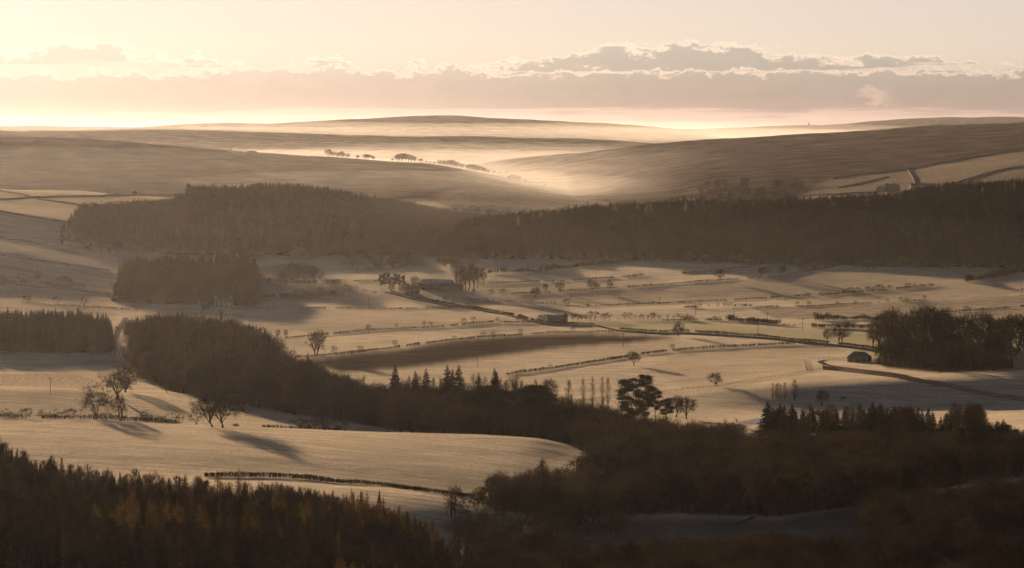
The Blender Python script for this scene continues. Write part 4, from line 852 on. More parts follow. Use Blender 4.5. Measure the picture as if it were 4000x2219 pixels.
# ------------------------------------------------------------------ the trees one can tell apart
ORD = ['first', 'second', 'third', 'fourth', 'fifth', 'sixth', 'seventh', 'eighth', 'ninth', 'tenth', 'eleventh', 'twelfth', 'thirteenth', 'fourteenth', 'fifteenth', 'sixteenth', 'seventeenth', 'eighteenth', 'nineteenth', 'twentieth']
def T(t, x, yb, yt, kind, name, label, cat='tree', wide=1.0, Y=None, group=None, var=None, rot=None, ridge=None):
    u, v = P(t, x, yb)
    if ridge:
        ys = np.linspace(ridge[0], ridge[1], 80); k = int(np.argmin((H-gz((u-U0)/F*ys, ys))/ys)); Y = ys[max(k-1, 0)]
        X_ = (u-U0)/F*Y; return tree(kind, X_, Y, (yb-yt)*.3335*Y/F*1.1, name, label, cat, group, wide, var, rot=rot)
    if Y: X_ = (u-U0)/F*Y; z = float(gz(X_, Y)); h = (V0+F*(H-z)/Y-(P(t, x, yt)[1]))*Y/F
    else: X_, Y, z = hit(u, v); h = (yb-yt)*.3335*Y/F
    return tree(kind, X_, Y, max(h, 1.2), name, label, cat, group, wide, var, z, rot=rot)
def row(t, pts, kind, name, what, where, cat, group, wide=1.0, ridge=None, hm=1.0):
    for i, (x, yb, yt) in enumerate(sorted(pts)):
        n = len(pts); o = ORD[i] if i < 20 else '%dth' % (i+1)
        yt = yb-(yb-yt)*hm
        T(t, x, yb, yt, kind, name, '%s, %s from the left %s' % (what, o, where), cat, wide*(.85+.3*random.random()), group=group, ridge=ridge)
# crest of the near field
T('D', 728, 1225, 945, 'oak', 'bare_oak', 'wide bare oak on the crest at the left, trunk forking low', 'oak', 1.15, Y=1250, var=0)
T('D', 908, 1240, 995, 'gaunt', 'gnarled_oak', 'smaller gnarled oak with crooked limbs right of the wide crest oak', 'oak', .75, Y=1252)
T('D', 882, 1082, 840, 'twin', 'dense_oak', 'big dark dense-crowned oak behind the gnarled one at the wood corner', 'oak', 1.05)
T('D', 955, 1030, 800, 'ruddy', 'ivy_tree', 'dark rounded tree touching the dense oak from the right', 'tree', 1.5)
T('D', 1597, 1280, 985, 'bigoak', 'crest_oak', 'left of the two touching oaks on the field crest, leaning left', 'oak', 1.1, Y=1219, var=2)
T('D', 1672, 1285, 1010, 'bigoak', 'crest_oak', 'right of the two touching oaks on the field crest, throwing the long shadow', 'oak', 1.25, Y=1218, var=1)
for i, (x, yt) in enumerate(((40, 1140), (105, 1180), (195, 1138), (320, 1145), (415, 1148), (530, 1140))):
    T('D', x, 1222, yt, 'bush', 'hedge_bush', 'round hedge bush on the left crest, %s from the left edge' % ORD[i], 'bush', 1.2, Y=1240, group='bushes along the left crest')
T('D', 800, 1222, 1170, 'bush', 'low_scrub', 'low scrub between the two left crest oaks', 'bush', 1.6, Y=1240)
T('D', 1102, 1215, 1152, 'bush', 'dark_bush', 'dark bush halfway between the crest oaks, farther one', 'bush', 1.1, Y=1262)
T('D', 1203, 1270, 1206, 'bush', 'olive_bush', 'olive round bush poking over the crest between the oaks', 'bush', 1.3, Y=1240)
T('D', 1310, 1215, 1168, 'bush', 'small_bush', 'small scrub left of the two touching crest oaks', 'bush', 1.3, Y=1275)
T('D', 1468, 1210, 1160, 'thorn', 'pale_thorn', 'pale thorn under the left crown of the touching oaks', 'thorn', 1.3, Y=1285)
T('D', 2280, 1265, 1210, 'bush', 'scrub_clump', 'scrub clump right of the touching oaks, left one', 'bush', 1.6, Y=1290)
T('D', 2400, 1275, 1215, 'bush', 'scrub_clump', 'scrub clump right of the touching oaks, middle one', 'bush', 1.8, Y=1290)
T('D', 2510, 1290, 1218, 'bush', 'scrub_clump', 'scrub clump right of the touching oaks, right one', 'bush', 1.9, Y=1290)
# left fields
row('D', [(205, 357, 285), (430, 365, 300), (634, 387, 308)], 'thorn', 'field_thorn', 'hazy round thorn above the left conifer block', '', 'thorn', 'three thorns above the left conifer block', 1.3)
T('D', 285, 205, 82, 'ash', 'field_ash', 'tall hazy tree beside the bushes left of the square spruce block', 'ash', 1.0)
row('D', [(20, 200, 140), (120, 205, 148), (190, 212, 158), (352, 215, 165), (415, 225, 150), (480, 232, 140), (520, 235, 175), (612, 252, 205)], 'bush', 'wallside_bush', 'hazy bush', 'along the wall left of the square spruce block', 'bush', 'bushes along the wall left of the spruce block', 1.3)
row('A', [(520, 1010, 940), (560, 1020, 930), (610, 1050, 905), (660, 1095, 940), (700, 1090, 1000), (760, 1120, 1010), (820, 1130, 990), (880, 1135, 1050)], 'ruddy', 'hazy_tree', 'hazy dark tree', 'in the clump on the left slope', 'tree', 'clump on the left slope', 1.5)
T('A', 470, 1078, 1035, 'thorn', 'lone_thorn', 'tiny lone thorn under the topmost sunlit patch at left', 'thorn')
T('A', 1182, 1074, 995, 'oak', 'mist_oak', 'faint round tree on the misty slope above the square spruce block', 'oak', .95)
T('A', 1025, 1120, 1068, 'ash', 'mist_thorn', 'faint small tree left of the round misty one', 'tree', 1.2)
T('A', 1015, 706, 662, 'oak', 'wall_tree', 'spreading tree by the wall on the upper left skyline field', 'tree', 1.15)
T('A', 818, 704, 662, 'thorn', 'wall_thorn', 'thin thorn left of the spreading wall tree', 'thorn', 1.1)
row('A', [(700, 800, 745), (760, 800, 735), (830, 795, 740), (900, 785, 735), (960, 790, 735), (1020, 790, 738), (1110, 790, 738), (1170, 790, 742), (1240, 785, 742), (1310, 770, 705), (1345, 765, 700), (1378, 765, 690)], 'bush', 'slope_bush', 'dark tree-like bush', 'between the left fields and the conifer ridge', 'bush', 'bushes left of the conifer ridge', 1.5)
T('D', 772, 560, 440, 'spruce', 'lone_spruce', 'taller of two pointed spruces at the right end of the left block', 'spruce')
T('D', 718, 560, 474, 'spruce', 'lone_spruce', 'shorter of two pointed spruces at the right end of the left block', 'spruce')
T('D', 885, 600, 520, 'ruddy', 'track_tree', 'rounded bare tree where the rails vanish', 'tree', 1.1)
T('D', 2095, 628, 546, 'ash', 'gate_tree', 'left of the pair of small bare trees below the square spruce block hedge', 'tree', 1.0)
T('D', 2157, 622, 547, 'ash', 'gate_tree', 'right of the pair of small bare trees below the square spruce block hedge', 'tree', .95)
T('D', 2385, 750, 542, 'gaunt', 'gaunt_tree', 'tall gaunt double-stemmed tree left of the ploughed field', 'tree', 1.15)
row('D', [(2200, 775, 698), (2520, 748, 670)], 'thorn', 'field_edge_thorn', 'small round thorn', 'beside the gaunt double-stemmed tree', 'thorn', 'thorns beside the gaunt tree', 1.0)
T('D', 2322, 780, 722, 'spruce', 'edge_spruce', 'small spruce at the top of the wood under the gaunt tree', 'spruce')
T('D', 2020, 414, 338, 'thorn', 'cone_thorn', 'cone-shaped tree in the shaded field below the hedge', 'tree', 1.3)
row('D', [(2110, 200, 60), (2200, 205, 40), (2290, 205, 30), (2370, 205, 60)], 'oak', 'misty_broadleaf', 'misty dark spreading tree', 'in the group beyond the square spruce block', 'tree', 'group beyond the spruce block', 1.2)
row('D', [(2020, 150, 108), (2230, 300, 250), (2290, 305, 255), (2350, 300, 250), (2440, 300, 250), (2500, 300, 245), (2560, 295, 240), (2470, 220, 165), (2540, 225, 165)], 'bush', 'hedgerow_bush', 'dark bush', 'in the hedges right of the square spruce block', 'bush', 'bushes right of the spruce block', 1.5)
# valley hedgerow trees
row('E', [(205, 578, 513), (415, 550, 500), (628, 534, 486), (676, 532, 486), (927, 524, 462), (998, 516, 450), (1178, 508, 453), (1332, 504, 458), (1383, 500, 478)], 'thorn', 'hedgerow_thorn', 'small round thorn', 'in the trimmed hedge above the two sunlit fields', 'thorn', 'thorns of the upper trimmed hedge', 1.05)
row('E', [(142, 738, 670), (405, 688, 625), (857, 640, 596), (1070, 622, 558), (1145, 614, 556), (1352, 600, 543), (1747, 576, 526)], 'thorn', 'hedgerow_thorn', 'small round thorn', 'in the hedge topping the ploughed field', 'thorn', 'thorns topping the ploughed field', 1.0)
row('E', [(1577, 853, 806), (2500, 714, 658)], 'thorn', 'hedgerow_thorn', 'small round thorn', 'in the hedge below the ploughed field', 'thorn', 'thorns below the ploughed field', 1.0)
T('E', 2208, 828, 700, 'oak', 'lone_oak', 'lone ragged oak breaking the hedge in the middle right, one spike rising', 'oak', 1.15, var=3)
T('E', 2545, 606, 484, 'oak', 'lane_oak', 'bare tree beside the lane below the green field', 'oak', .95, var=0)
for i, (x, yt) in enumerate(((305, 135), (330, 122), (360, 118), (400, 125), (435, 130), (470, 140))):
    T('E', x, 278, yt, 'pine', 'tall_pine', 'tall thin-topped pine in the clump above the farm, %s from the left' % ORD[i], 'pine', .62, group='tall pines above the farm')
row('E', [(380, 282, 190), (455, 284, 205), (500, 288, 190), (560, 280, 145), (590, 275, 190), (640, 240, 180), (700, 235, 178), (780, 240, 170), (840, 250, 180), (870, 220, 5), (900, 262, 90), (935, 262, 60), (965, 262, 25), (1000, 258, 40), (1030, 235, 70), (1070, 215, 70), (1000, 300, 240)], 'ash', 'farm_tree', 'dark bare tree', 'in the shelter belt around the farm', 'tree', 'shelter belt around the farm', .95)
row('E', [(30, 262, 200), (90, 272, 215), (180, 280, 240), (250, 285, 250), (-60, 255, 205), (-150, 250, 205)], 'bush', 'verge_bush', 'dark bush', 'left of the tall farm pines', 'bush', 'bushes left of the farm pines', 1.6)
row('E', [(725, 352, 310), (785, 350, 298), (838, 362, 327), (505, 290, 225), (560, 292, 240)], 'bush', 'lane_bush', 'dark bush', 'beside the upper lane', 'bush', 'bushes beside the upper lane', 1.1)
row('E', [(1130, 292, 244), (1215, 294, 238), (1855, 380, 344), (1697, 372, 318)], 'bush', 'pasture_bush', 'round bush', 'on the middle pasture', 'bush', 'bushes on the middle pasture', 1.3)
row('E', [(1467, 318, 225), (1540, 276, 200), (1650, 272, 190), (1890, 258, 170), (1930, 256, 196), (2028, 254, 164)], 'oak', 'pasture_tree', 'bare flat-topped tree', 'along the middle hedge', 'tree', 'spaced trees along the middle hedge', .85)
xs_ = [925, 945, 968, 992, 1018, 1045, 1075, 1100, 1122, 1150, 1178, 1200, 1228, 1255, 1280, 1305, 1332, 1358, 1385, 1412, 1440, 1468, 1495, 1520, 1550, 1580, 1610]
row('E', [(x, 366+(x-925)*.018, 314+(x-925)*.04+random.uniform(-9, 6)) for x in xs_], 'thorn', 'tall_hedgerow_tree', 'leggy tree', 'in the tall unbroken row above the fence', 'tree', 'tall unbroken hedgerow', .95)
row('E', [(1505, 490, 445), (1530, 492, 430), (1555, 492, 440)], 'bush', 'shed_bush', 'dense dark bush', 'against the low barn at the lane bend', 'bush', 'bushes against the lane shed', 1.3)
row('E', [(1692, 494, 428), (1748, 493, 434), (1780, 492, 430), (1812, 491, 432), (1845, 490, 434), (1880, 489, 408), (1920, 489, 410), (1968, 487, 430), (1992, 487, 422), (2018, 486, 418), (2138, 478, 418), (2180, 478, 424), (2218, 478, 438), (2255, 478, 430), (2275, 478, 428), (2312, 480, 440), (2345, 482, 418), (2362, 482, 425), (2398, 482, 440), (2460, 484, 440), (2508, 484, 446), (2540, 482, 426), (2566, 482, 432)], 'thorn', 'field_margin_tree', 'bare tree', 'along the top of the green field', 'tree', 'loose tree line above the green field', 1.05)
# right-hand pastures
row('F', [(283, 188, 88), (597, 158, 75), (650, 152, 63), (740, 148, 36)], 'oak', 'shaded_tree', 'bare tree in shade', 'below the long wood', 'tree', 'shaded trees below the long wood', .85)
row('F', [(920, 116, 76), (975, 106, 60), (1010, 100, 55), (1060, 92, 52), (1100, 88, 52)], 'bush', 'shaded_bush', 'shaded bush', 'on the rising wall below the long wood', 'bush', 'shaded bushes below the long wood', 1.7)
row('F', [(950, 307, 272), (1055, 301, 267), (1100, 297, 263), (1180, 284, 262), (1220, 281, 248), (1268, 276, 228), (1325, 270, 230), (1395, 264, 226), (1440, 260, 230), (1485, 257, 210), (1520, 254, 228), (1562, 250, 218), (1700, 238, 200), (1750, 232, 208), (1800, 230, 208), (1870, 224, 200)], 'bush', 'round_thorn', 'round dark thorn', 'in the bushy hedge across the right pasture', 'thorn', 'thorns of the bushy pasture hedge', 1.25)
row('F', [(868, 379, 341), (953, 379, 334), (1168, 373, 336), (1305, 367, 328), (1425, 361, 344), (1480, 360, 338), (1547, 357, 315), (1645, 347, 304), (1690, 346, 302), (1828, 341, 292)], 'thorn', 'windblown_thorn', 'small windblown thorn', 'in the thin hedge above the pond line', 'thorn', 'spaced thorns of the thin hedge', 1.2)
row('F', [(2015, 428, 374), (2140, 418, 367), (2165, 417, 382), (2265, 413, 380), (2435, 402, 372), (2565, 275, 235)], 'thorn', 'hill_thorn', 'leaning thorn', 'on the rise behind the copse', 'thorn', 'thorns behind the copse', 1.2)
row('F', [(45, 393, 366), (75, 392, 370), (135, 391, 354), (200, 389, 358), (268, 386, 350), (318, 385, 350), (345, 384, 352), (365, 384, 350), (430, 381, 354), (475, 382, 357), (512, 381, 360)], 'thorn', 'small_thorn', 'small thorn', 'on the low hedge left of the streamside poles', 'thorn', 'small thorns above the streamside hedge', 1.2)
row('F', [(15, 486, 440), (42, 487, 428), (65, 487, 446), (205, 488, 458), (240, 489, 450), (275, 489, 458), (385, 492, 452), (440, 498, 462), (480, 500, 466), (530, 505, 466), (570, 508, 470), (640, 512, 476), (690, 518, 480), (765, 528, 500), (800, 530, 508), (840, 530, 510)], 'bush', 'stream_bush', 'dark bush', 'along the stream and the top of the green field', 'bush', 'bushes along the stream', 1.3)
T('F', 1090, 462, 424, 'oak', 'umbrella_thorn', 'small flat-topped thorn above the upper dense hedge', 'thorn', 1.3)
row('F', [(1050, 488, 450), (1140, 488, 455), (1220, 485, 452), (1300, 486, 455), (1390, 488, 458), (1440, 490, 458), (1480, 490, 455)], 'bush', 'dense_bush', 'dense bush', 'in the upper dense hedge', 'bush', 'bushes of the upper dense hedge', 1.6)
T('F', 253, 985, 868, 'oak', 'umbrella_tree', 'lone umbrella-shaped tree by the fence on the sunlit slope', 'tree', 1.15, var=1)
row('F', [(680, 1087, 950), (707, 1089, 955), (724, 1090, 950), (741, 1088, 960), (772, 1090, 945)], 'poplar', 'slim_tree', 'slim upright bare tree', 'in the tight group on the striped slope', 'tree', 'tight group on the striped slope', .95)
T('F', 846, 1086, 925, 'poplar', 'fan_tree', 'larger fan-shaped bare tree right of the tight slim group', 'tree', 1.7)
T('F', 1052, 1135, 992, 'oak', 'spreading_oak', 'spreading bare oak in the shaded field above the conifers', 'oak', 1.05, var=3)
# the copse by the farm
T('F', 1090, 658, 540, 'ash', 'roadside_ash', 'smaller of two bare trees against the green field, left one', 'ash', .95)
T('F', 1192, 668, 508, 'twin', 'roadside_oak', 'wide many-stemmed bare tree against the green field', 'oak', 1.0)
row('F', [(1440, 700, 540), (1490, 720, 440), (1560, 740, 420), (1610, 770, 402), (1660, 770, 430), (1730, 760, 500), (1815, 740, 372), (1850, 740, 380), (1905, 745, 388), (1960, 745, 420), (2030, 760, 470), (2110, 760, 450), (2170, 760, 432), (2240, 765, 430), (2300, 765, 440), (2380, 760, 500), (2432, 742, 447), (2470, 745, 452), (2535, 748, 450), (2590, 750, 470)], 'ash', 'copse_ash', 'tall bare ash', 'in the front of the farm copse', 'ash', 'front trees of the farm copse', 1.25, hm=1.12)
# wood edge in the middle
for i, (x, yb, yt) in enumerate(((405, 1000, 825), (560, 1010, 868), (640, 1020, 848), (805, 1020, 820), (830, 1030, 850), (888, 1020, 818), (1030, 1040, 880), (1157, 1050, 848), (1180, 1060, 875))):
    T('E', x, yb, yt, 'spruce', 'edge_conifer', 'pointed spruce standing above the strip of wood, %s from the left' % ORD[i], 'spruce', 1.35, group='pointed spruces over the strip of wood', Y=1440)
for i, (x, yt) in enumerate(((1000, 1010), (1060, 965), (1110, 975), (1160, 970), (1215, 985), (1375, 965), (1430, 960), (1490, 975), (1545, 1000))):
    T('E', x, 1240, yt, 'pine', 'broad_pine', 'broad dark pine over the middle of the wood, %s from the left' % ORD[i], 'pine', 1.25, group='broad pines over the middle wood', Y=1350)
T('E', 2175, 1185, 915, 'cedar', 'cedar_tree', 'dark layered cedar, the left and widest of the pair', 'cedar', .85, Y=1400)
T('E', 2283, 1170, 884, 'cedar', 'cedar_tree', 'dark layered cedar, the right and tallest of the pair', 'cedar', .62, Y=1410)
T('E', 2370, 1180, 978, 'pine', 'small_pine', 'smaller dark pine right of the layered pair', 'pine', .75, Y=1405)
T('E', 2445, 1185, 1062, 'pine', 'low_pine', 'lowest rounded pine at the right of the layered pair', 'pine', 1.1, Y=1400)
row('E', [(1825, 1150, 905), (1895, 1150, 900), (1970, 1150, 894), (2013, 1150, 900)], 'poplar', 'slim_poplar', 'tall slim see-through poplar', 'left of the dark layered pair', 'poplar', 'slim poplars left of the cedars', .75)
T('E', 1715, 1140, 925, 'poplar', 'broad_poplar', 'broader upright bare tree left of the slim poplars', 'poplar', 1.25)
T('E', 1578, 1120, 903, 'ash', 'round_ash', 'open round-crowned bare tree right of the broad pines', 'ash', 1.1)
T('E', 1465, 1080, 922, 'poplar', 'faint_poplar', 'faint upright tree behind the broad pines', 'poplar', 1.1)
T('E', 2530, 1215, 1040, 'ash', 'wood_edge_ash', 'bare tree at the wood edge right of the low pine', 'ash', 1.2)
T('F', 30, 1230, 1050, 'oak', 'wood_edge_oak', 'round dark oak at the wood edge left of the stream bend', 'oak', 1.1)
# conifers over the lower right wood
cf = [(x_, y_-8+random.uniform(-6, 14)) for x_, y_ in [(643, 1100), (690, 1135), (735, 1110), (765, 1120), (828, 1130), (905, 1160), (985, 1165), (1060, 1165), (1165, 1160), (1225, 1133), (1345, 1114), (1437, 1108), (1500, 1114), (1545, 1170), (1605, 1134), (1680, 1150), (1720, 1145), (1772, 1140), (1850, 1150), (1890, 1170), (1990, 1190), (2030, 1225), (2105, 1262), (2150, 1250), (2190, 1214), (2230, 1260), (665, 1150), (715, 1150), (855, 1165), (950, 1180), (1110, 1175), (1290, 1165), (1375, 1150), (1410, 1140), (1465, 1150), (1580, 1165), (1640, 1165), (1750, 1165), (1810, 1165), (1950, 1215), (2070, 1250)]]
for i, (x, yt) in enumerate(sorted(cf)):
    T('F', x, 1400, yt, 'spruce', 'row_spruce', 'dark spruce in the conifer row above the lower right wood, %s from the left' % (ORD[i] if i < 20 else '%dth' % (i+1)), 'spruce', 1.6+.8*random.random(), Y=(1330 if x < 1950 else 1290)+random.uniform(-18, 18), group='conifer row above the lower right wood')
row('F', [(2285, 1400, 1205), (2330, 1400, 1240), (2375, 1400, 1210), (2415, 1400, 1225)], 'gaunt', 'thin_tree', 'thin bare tree', 'right of the conifer row', 'tree', 'thin trees right of the conifer row', .6)
T('F', 2460, 1420, 1265, 'pine', 'end_pine', 'scruffy pine at the right end of the conifer row', 'pine', .8)
T('F', 2510, 1440, 1300, 'pine', 'end_pine', 'lower scruffy pine by the right edge', 'pine', .8)
# middle foreground
T('H', 848, 1045, 700, 'gaunt', 'dead_tree', 'gaunt leaning tree alone in the shaded meadow below the green hedge', 'tree', .8)
T('H', 1520, 850, 545, 'poplar', 'tight_poplar', 'tight upright poplar at the end of the sunlit field, left one', 'poplar', 1.3, Y=985)
T('H', 1925, 850, 530, 'poplar', 'tight_poplar', 'tight upright poplar against the dark wood, right one', 'poplar', 1.4, Y=985)
g_ = np.random.RandomState(5)
for i in range(46):
    x = 1010+g_.rand()*1100; y = 880+g_.rand()*150+(x-1010)*.10; u, v = P('H', x, y); X_, Y, z = hit(u, v, 700, 1200)
    tree(('bush', 'ruddy', 'bush')[i % 3], X_, Y, 3.5+g_.rand()*4.5, 'scrub_bush', 'brown scrub bush at the foot of the upright poplars, lower middle', 'bush', 'scrub at the foot of the poplars', 1.3, z=z)
for i, (x, yb) in enumerate(((285, 860), (150, 855), (90, 870))):
    T('H', x, yb, yb-60, 'spruce', 'thicket_spruce', 'small dark spruce at the top of the thicket near the green hedge, %s' % ('right', 'middle', 'left')[i], 'spruce', 1.0, Y=930)
# skyline trees on the left moor
row('A', [(2475, 409, 350), (2510, 409, 364), (2545, 410, 366), (2572, 410, 360)], 'oak', 'skyline_tree', 'bare skyline tree', 'in the ridge-top row, left part', 'tree', 'ridge-top skyline trees', 1.0, ridge=(5400, 6500))
T('A', 1740, 366, 347, 'bush', 'ridge_bush', 'tiny lone bush on the left moor skyline', 'bush', 1.2, ridge=(5400, 6500))
row('B', [(15, 410, 361), (50, 411, 370), (125, 414, 382), (180, 419, 376), (205, 420, 378), (240, 421, 384), (385, 432, 404)], 'oak', 'ridge_tree', 'bare ridge tree', 'in the ridge-top row, right part', 'tree', 'ridge-top skyline trees, right part', 1.0, ridge=(5400, 6500))
row('B', [(415, 438, 385), (435, 440, 376), (458, 441, 374), (482, 441, 374), (505, 442, 380), (530, 444, 390), (552, 446, 400)], 'ash', 'clump_tree', 'dark tree', 'in the dense dome on the moor ridge', 'tree', 'dense dome on the moor ridge', 1.4, ridge=(5400, 6500))
row('B', [(600, 448, 412), (640, 452, 430), (670, 456, 434), (700, 460, 438), (740, 474, 432), (770, 482, 440), (800, 492, 444), (825, 498, 444), (850, 502, 446), (875, 504, 450), (912, 508, 466), (955, 512, 466), (985, 516, 462), (1015, 522, 468), (1045, 530, 480), (1080, 545, 500), (1110, 555, 515), (1150, 562, 528), (1195, 575, 540), (1235, 585, 548)], 'oak', 'spur_tree', 'bare tree', 'down the wooded spur of the moor', 'tree', 'trees down the wooded spur', 1.1, ridge=(5400, 6500))
row('B', [(1262, 600, 545), (1290, 602, 535), (1318, 604, 540), (1345, 606, 552), (1385, 612, 572), (1430, 622, 585), (1480, 632, 600), (1540, 645, 612)], 'ash', 'mist_tree', 'mist-veiled tree', 'at the low end of the wooded spur', 'tree', 'mist-veiled trees below the spur', 1.4)
for i in range(70):        # wooded gully under the right moor
    x = 130+g_.rand()*740; y = 600+170*g_.rand()**.8+max(0, 300-x)*.35; u, v = P('C', x, min(y, 790)); X_, Y, z = hit(u, v, 3900, 6000)
    tree(('ruddy', 'bush', 'oak')[i % 3], X_, Y, 9+g_.rand()*7, 'gully_tree', 'dim bare tree in the wooded gully under the right moor', 'tree', 'trees in the gully under the right moor', 1.4, z=z)
T('C', 905, 690, 610, 'pine', 'gully_pine', 'taller dark pine at the right end of the wooded gully', 'pine', 1.0)
for i in range(26):
    u = 870+g_.rand()*330; v = 668-(u-870)*.03+g_.rand()*10; X_, Y, z = hit(u, v, 2400, 3300)
    tree(('bush', 'ruddy', 'bush')[i % 3], X_, Y, 6+g_.rand()*6, 'shade_tree', 'dim scrub tree in shade below the long wood, centre left', 'tree', 'dim scrub below the long wood', 1.6, z=z)

for i in range(34):        # evergreens among the bare trees of the lower right wood
    x = 1500+g_.rand()*1000; yt = 1220+g_.rand()*150+(x < 1900)*60; Y = g_.uniform(1120, 1270)
    T('F', x, 1500, yt, 'spruce' if i % 3 else 'pine', 'wood_conifer', 'dark conifer standing among bare trees inside the lower right wood', 'conifer', 1.3+.5*g_.rand(), Y=Y, group='conifers inside the lower right wood')

def fringe(poly, ya, yb, n, lab, grp, kinds=('bush', 'thorn', 'ruddy'), hh=(2.5, 7)):
    """scrub straggling out from the edge of a wood"""
    p_ = np.array(poly, float); k = len(p_)
    for _ in range(n):
        i = g_.randint(k); t = g_.rand(); u, v = p_[i]*(1-t)+p_[(i+1) % k]*t
        if not (-20 < u < 2600): continue
        X_, Y, z = hit(u+g_.normal()*6, v+g_.normal()*3, ya, yb)
        tree(kinds[g_.randint(len(kinds))], X_, Y, g_.uniform(*hh), 'edge_scrub', lab, 'bush', grp, 1.3, z=z)
fringe(MWp, 1280, 2050, 110, 'stray scrub straggling out from the edge of the domed wood', 'edge scrub of the domed wood')
fringe(LWp, 1850, 2200, 40, 'stray scrub at the foot of the left edge conifer block', 'edge scrub of the left block')
fringe([(286, 758), (640, 770), (655, 700), (640, 690), (560, 688), (300, 705)], 2250, 2800, 40, 'stray scrub at the foot of the square spruce block', 'edge scrub of the square block')
fringe([(200, 610), (450, 642), (900, 647), (1288, 650), (1700, 658), (2050, 670), (2576, 676)], 2700, 3100, 110, 'stray scrub along the lower edge of the long far woods', 'edge scrub of the far woods', hh=(4, 11))

for i in range(44):
    u = 745+i*13.5+g_.uniform(-6, 6); Y = g_.uniform(1425, 1475); X_ = (u-U0)/F*Y; z = float(gz(X_, Y)); h = z-(H-(g_.uniform(935, 968)-V0)*Y/F); 
    tree('poplar' if i % 4 else 'ash', X_, Y, -h if h < 0 else 14, 'strip_tree', 'thin see-through bare tree along the far edge of the strip of wood', 'tree', 'thin trees along the strip of wood', .85 if i % 4 else .8, z=z)

for i in range(60):
    u = 1150+g_.rand()*330; v = 1330+g_.rand()*105; X_, Y, z = hit(u, v, 700, 960)
    tree(('bush', 'ruddy', 'golden')[i % 3], X_, Y, 4+g_.rand()*5, 'meadow_scrub', 'dark scrub filling the bottom of the shaded meadow beside the hillside thicket', 'bush', 'scrub in the shaded meadow', 1.3, z=z)

for i in range(30):
    u = 1925+g_.rand()*600; Y = g_.uniform(1300, 1375); tree(('ruddy', 'ash', 'golden')[i % 3], (u-U0)/F*Y, Y, g_.uniform(11, 16), 'conifer_row_broadleaf', 'bare broadleaf tree standing between the spruces of the lower right conifer row', 'tree', 'bare trees between the row spruces', .9)


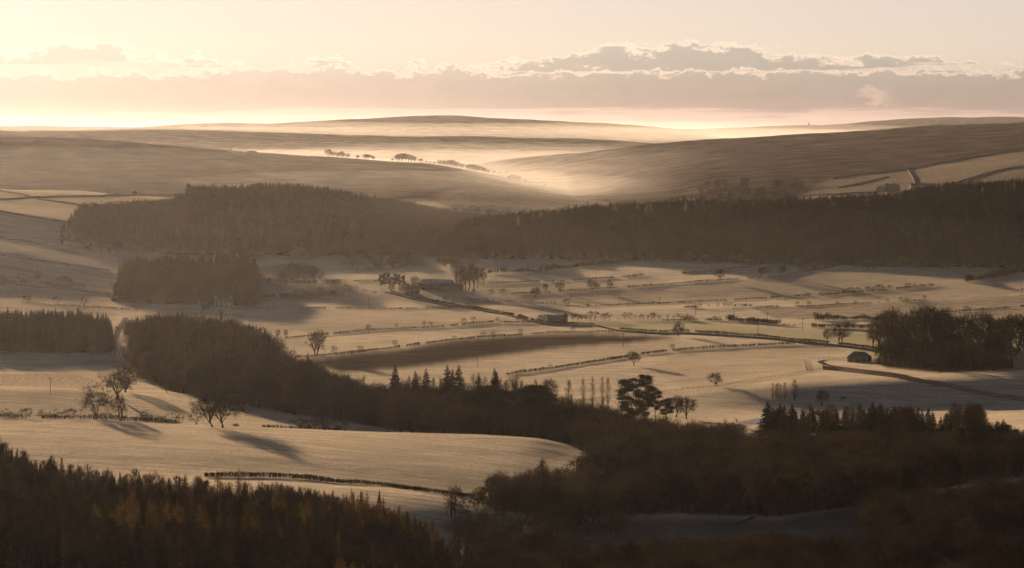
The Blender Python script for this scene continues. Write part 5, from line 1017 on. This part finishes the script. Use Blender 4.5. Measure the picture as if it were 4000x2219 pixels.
# ------------------------------------------------------------------ haze and valley mist
def vol_mat(name, col, dens, aniso):
    m = bpy.data.materials.new(name); m.use_nodes = True; t = m.node_tree; t.nodes.clear()
    o = t.nodes.new('ShaderNodeOutputMaterial'); p = t.nodes.new('ShaderNodeVolumePrincipled')
    p.inputs['Color'].default_value = col; p.inputs['Density'].default_value = dens; p.inputs['Anisotropy'].default_value = aniso
    t.links.new(p.outputs[0], o.inputs['Volume']); return m
def box(name, lo, hi, mat):
    V = [(x, y, z) for x in (lo[0], hi[0]) for y in (lo[1], hi[1]) for z in (lo[2], hi[2])]
    Fc = [(0, 1, 3, 2), (4, 6, 7, 5), (0, 4, 5, 1), (2, 3, 7, 6), (0, 2, 6, 4), (1, 5, 7, 3)]
    return link(name, mesh_np(name, V, Fc, mat))
def mist(name, u0, u1, y0, y1, ztop, dens, label, amp=5.0, seed=0):
    """a low bank of mist: closed body with a softly uneven top"""
    n, k = 60, 40; ys = np.linspace(y0, y1, n)[:, None]+np.zeros((1, k)); us = np.linspace(u0, u1, k)[None]+np.zeros((n, 1)); xs = (us-U0)/F*ys
    e = np.sin(np.pi*np.linspace(0, 1, n))[:, None]**.35*np.sin(np.pi*np.linspace(0, 1, k))[None]**.2
    zt = np.maximum(3, ztop*e+amp*sn(xs, ys, 900, seed)+amp*.5*sn(xs, ys, 300, seed+1)); zb = np.full_like(zt, -8.0)
    V = np.concatenate([np.stack([xs, ys, zt], -1).reshape(-1, 3), np.stack([xs, ys, zb], -1).reshape(-1, 3)])
    i = (np.arange(n-1)[:, None]*k+np.arange(k-1)[None]).ravel(); f1 = np.stack([i, i+1, i+k+1, i+k], 1); f2 = f1[:, ::-1]+n*k
    ring = [j for j in range(k)]+[r*k+k-1 for r in range(1, n)]+[(n-1)*k+j for j in range(k-2, -1, -1)]+[r*k for r in range(n-2, 0, -1)]
    ring = np.array(ring); r2 = np.roll(ring, -1); f3 = np.stack([ring, ring+n*k, r2+n*k, r2], 1)
    o = link(name, mesh_np(name, V, np.concatenate([f1, f2, f3]), vol_mat(name, (0.95, 0.95, 0.95, 1), dens, 0.55)))
    tag(o, label, 'mist', kind='stuff'); return o
mist('valley_mist', -700, 3200, 4500, 9800, 60, 3.5e-5, 'pale mist pooled between the moorland hills', 7, 1)
mist('thin_mist', -700, 3200, 4300, 9800, 80, 2.6e-5, 'thin upper veil of the mist between the moorland hills', 10, 4)
mist('top_mist', -700, 3200, 4500, 9800, 98, 0.24e-4, 'soft top of the mist between the moorland hills', 12, 40)
mist('high_mist', -700, 3200, 5200, 9800, 116, 0.15e-4, 'faintest top of the mist between the moorland hills', 12, 70)
mist('far_mist', 1200, 3200, 11500, 24000, 118, 3e-5, 'mist over the far plain behind the hills', 5, 7)
for i_, (zt_, y0_, y1_) in enumerate(((124, 7400, 9900), (112, 7000, 9900), (100, 6700, 9800), (88, 6500, 9700))):
    mist('trough_mist', -900, 1900, y0_, y1_, zt_, 1.3e-5, ('topmost faint', 'upper', 'middle', 'lowest')[i_]+' layer of mist in the trough behind the left moor', 10, 12+i_*5)
mist('moor_foot_mist', 300, 1750, 4350, 5950, 90, 4e-5, 'mist band along the foot of the left moor above the conifer ridge', 8, 61)
mist('moor_haze', -1600, 1500, 4350, 6600, 128, 1.9e-5, 'soft haze over the face of the left moor', 12, 31)
mist('hill_mist', -900, 3200, 10400, 13300, 190, 0.5e-4, 'upper veil of haze in front of the farthest left ridge', 8, 14)
mist('hill_mist', -900, 3200, 10400, 13300, 164, 0.6e-4, 'lower veil of haze in front of the farthest left ridge', 8, 54)
mist('valley_haze', -900, 3200, 1700, 4300, 78, 7e-6, 'thin haze lying over the valley fields', 4, 16)
mist('meadow_mist', -700, 3200, 2500, 3650, 44, 3e-5, 'faint mist along the foot of the long wood', 5, 9)
hz = box('haze', (-14000, -200, float(GZ.min())-1), (14000, 26000, max(float(GZ.max()), H+2)+8), vol_mat('haze', (0.90, 0.92, 0.97, 1), 0.28e-5, 0.70))
tag(hz, 'thin morning haze filling the whole valley', 'haze', kind='stuff')
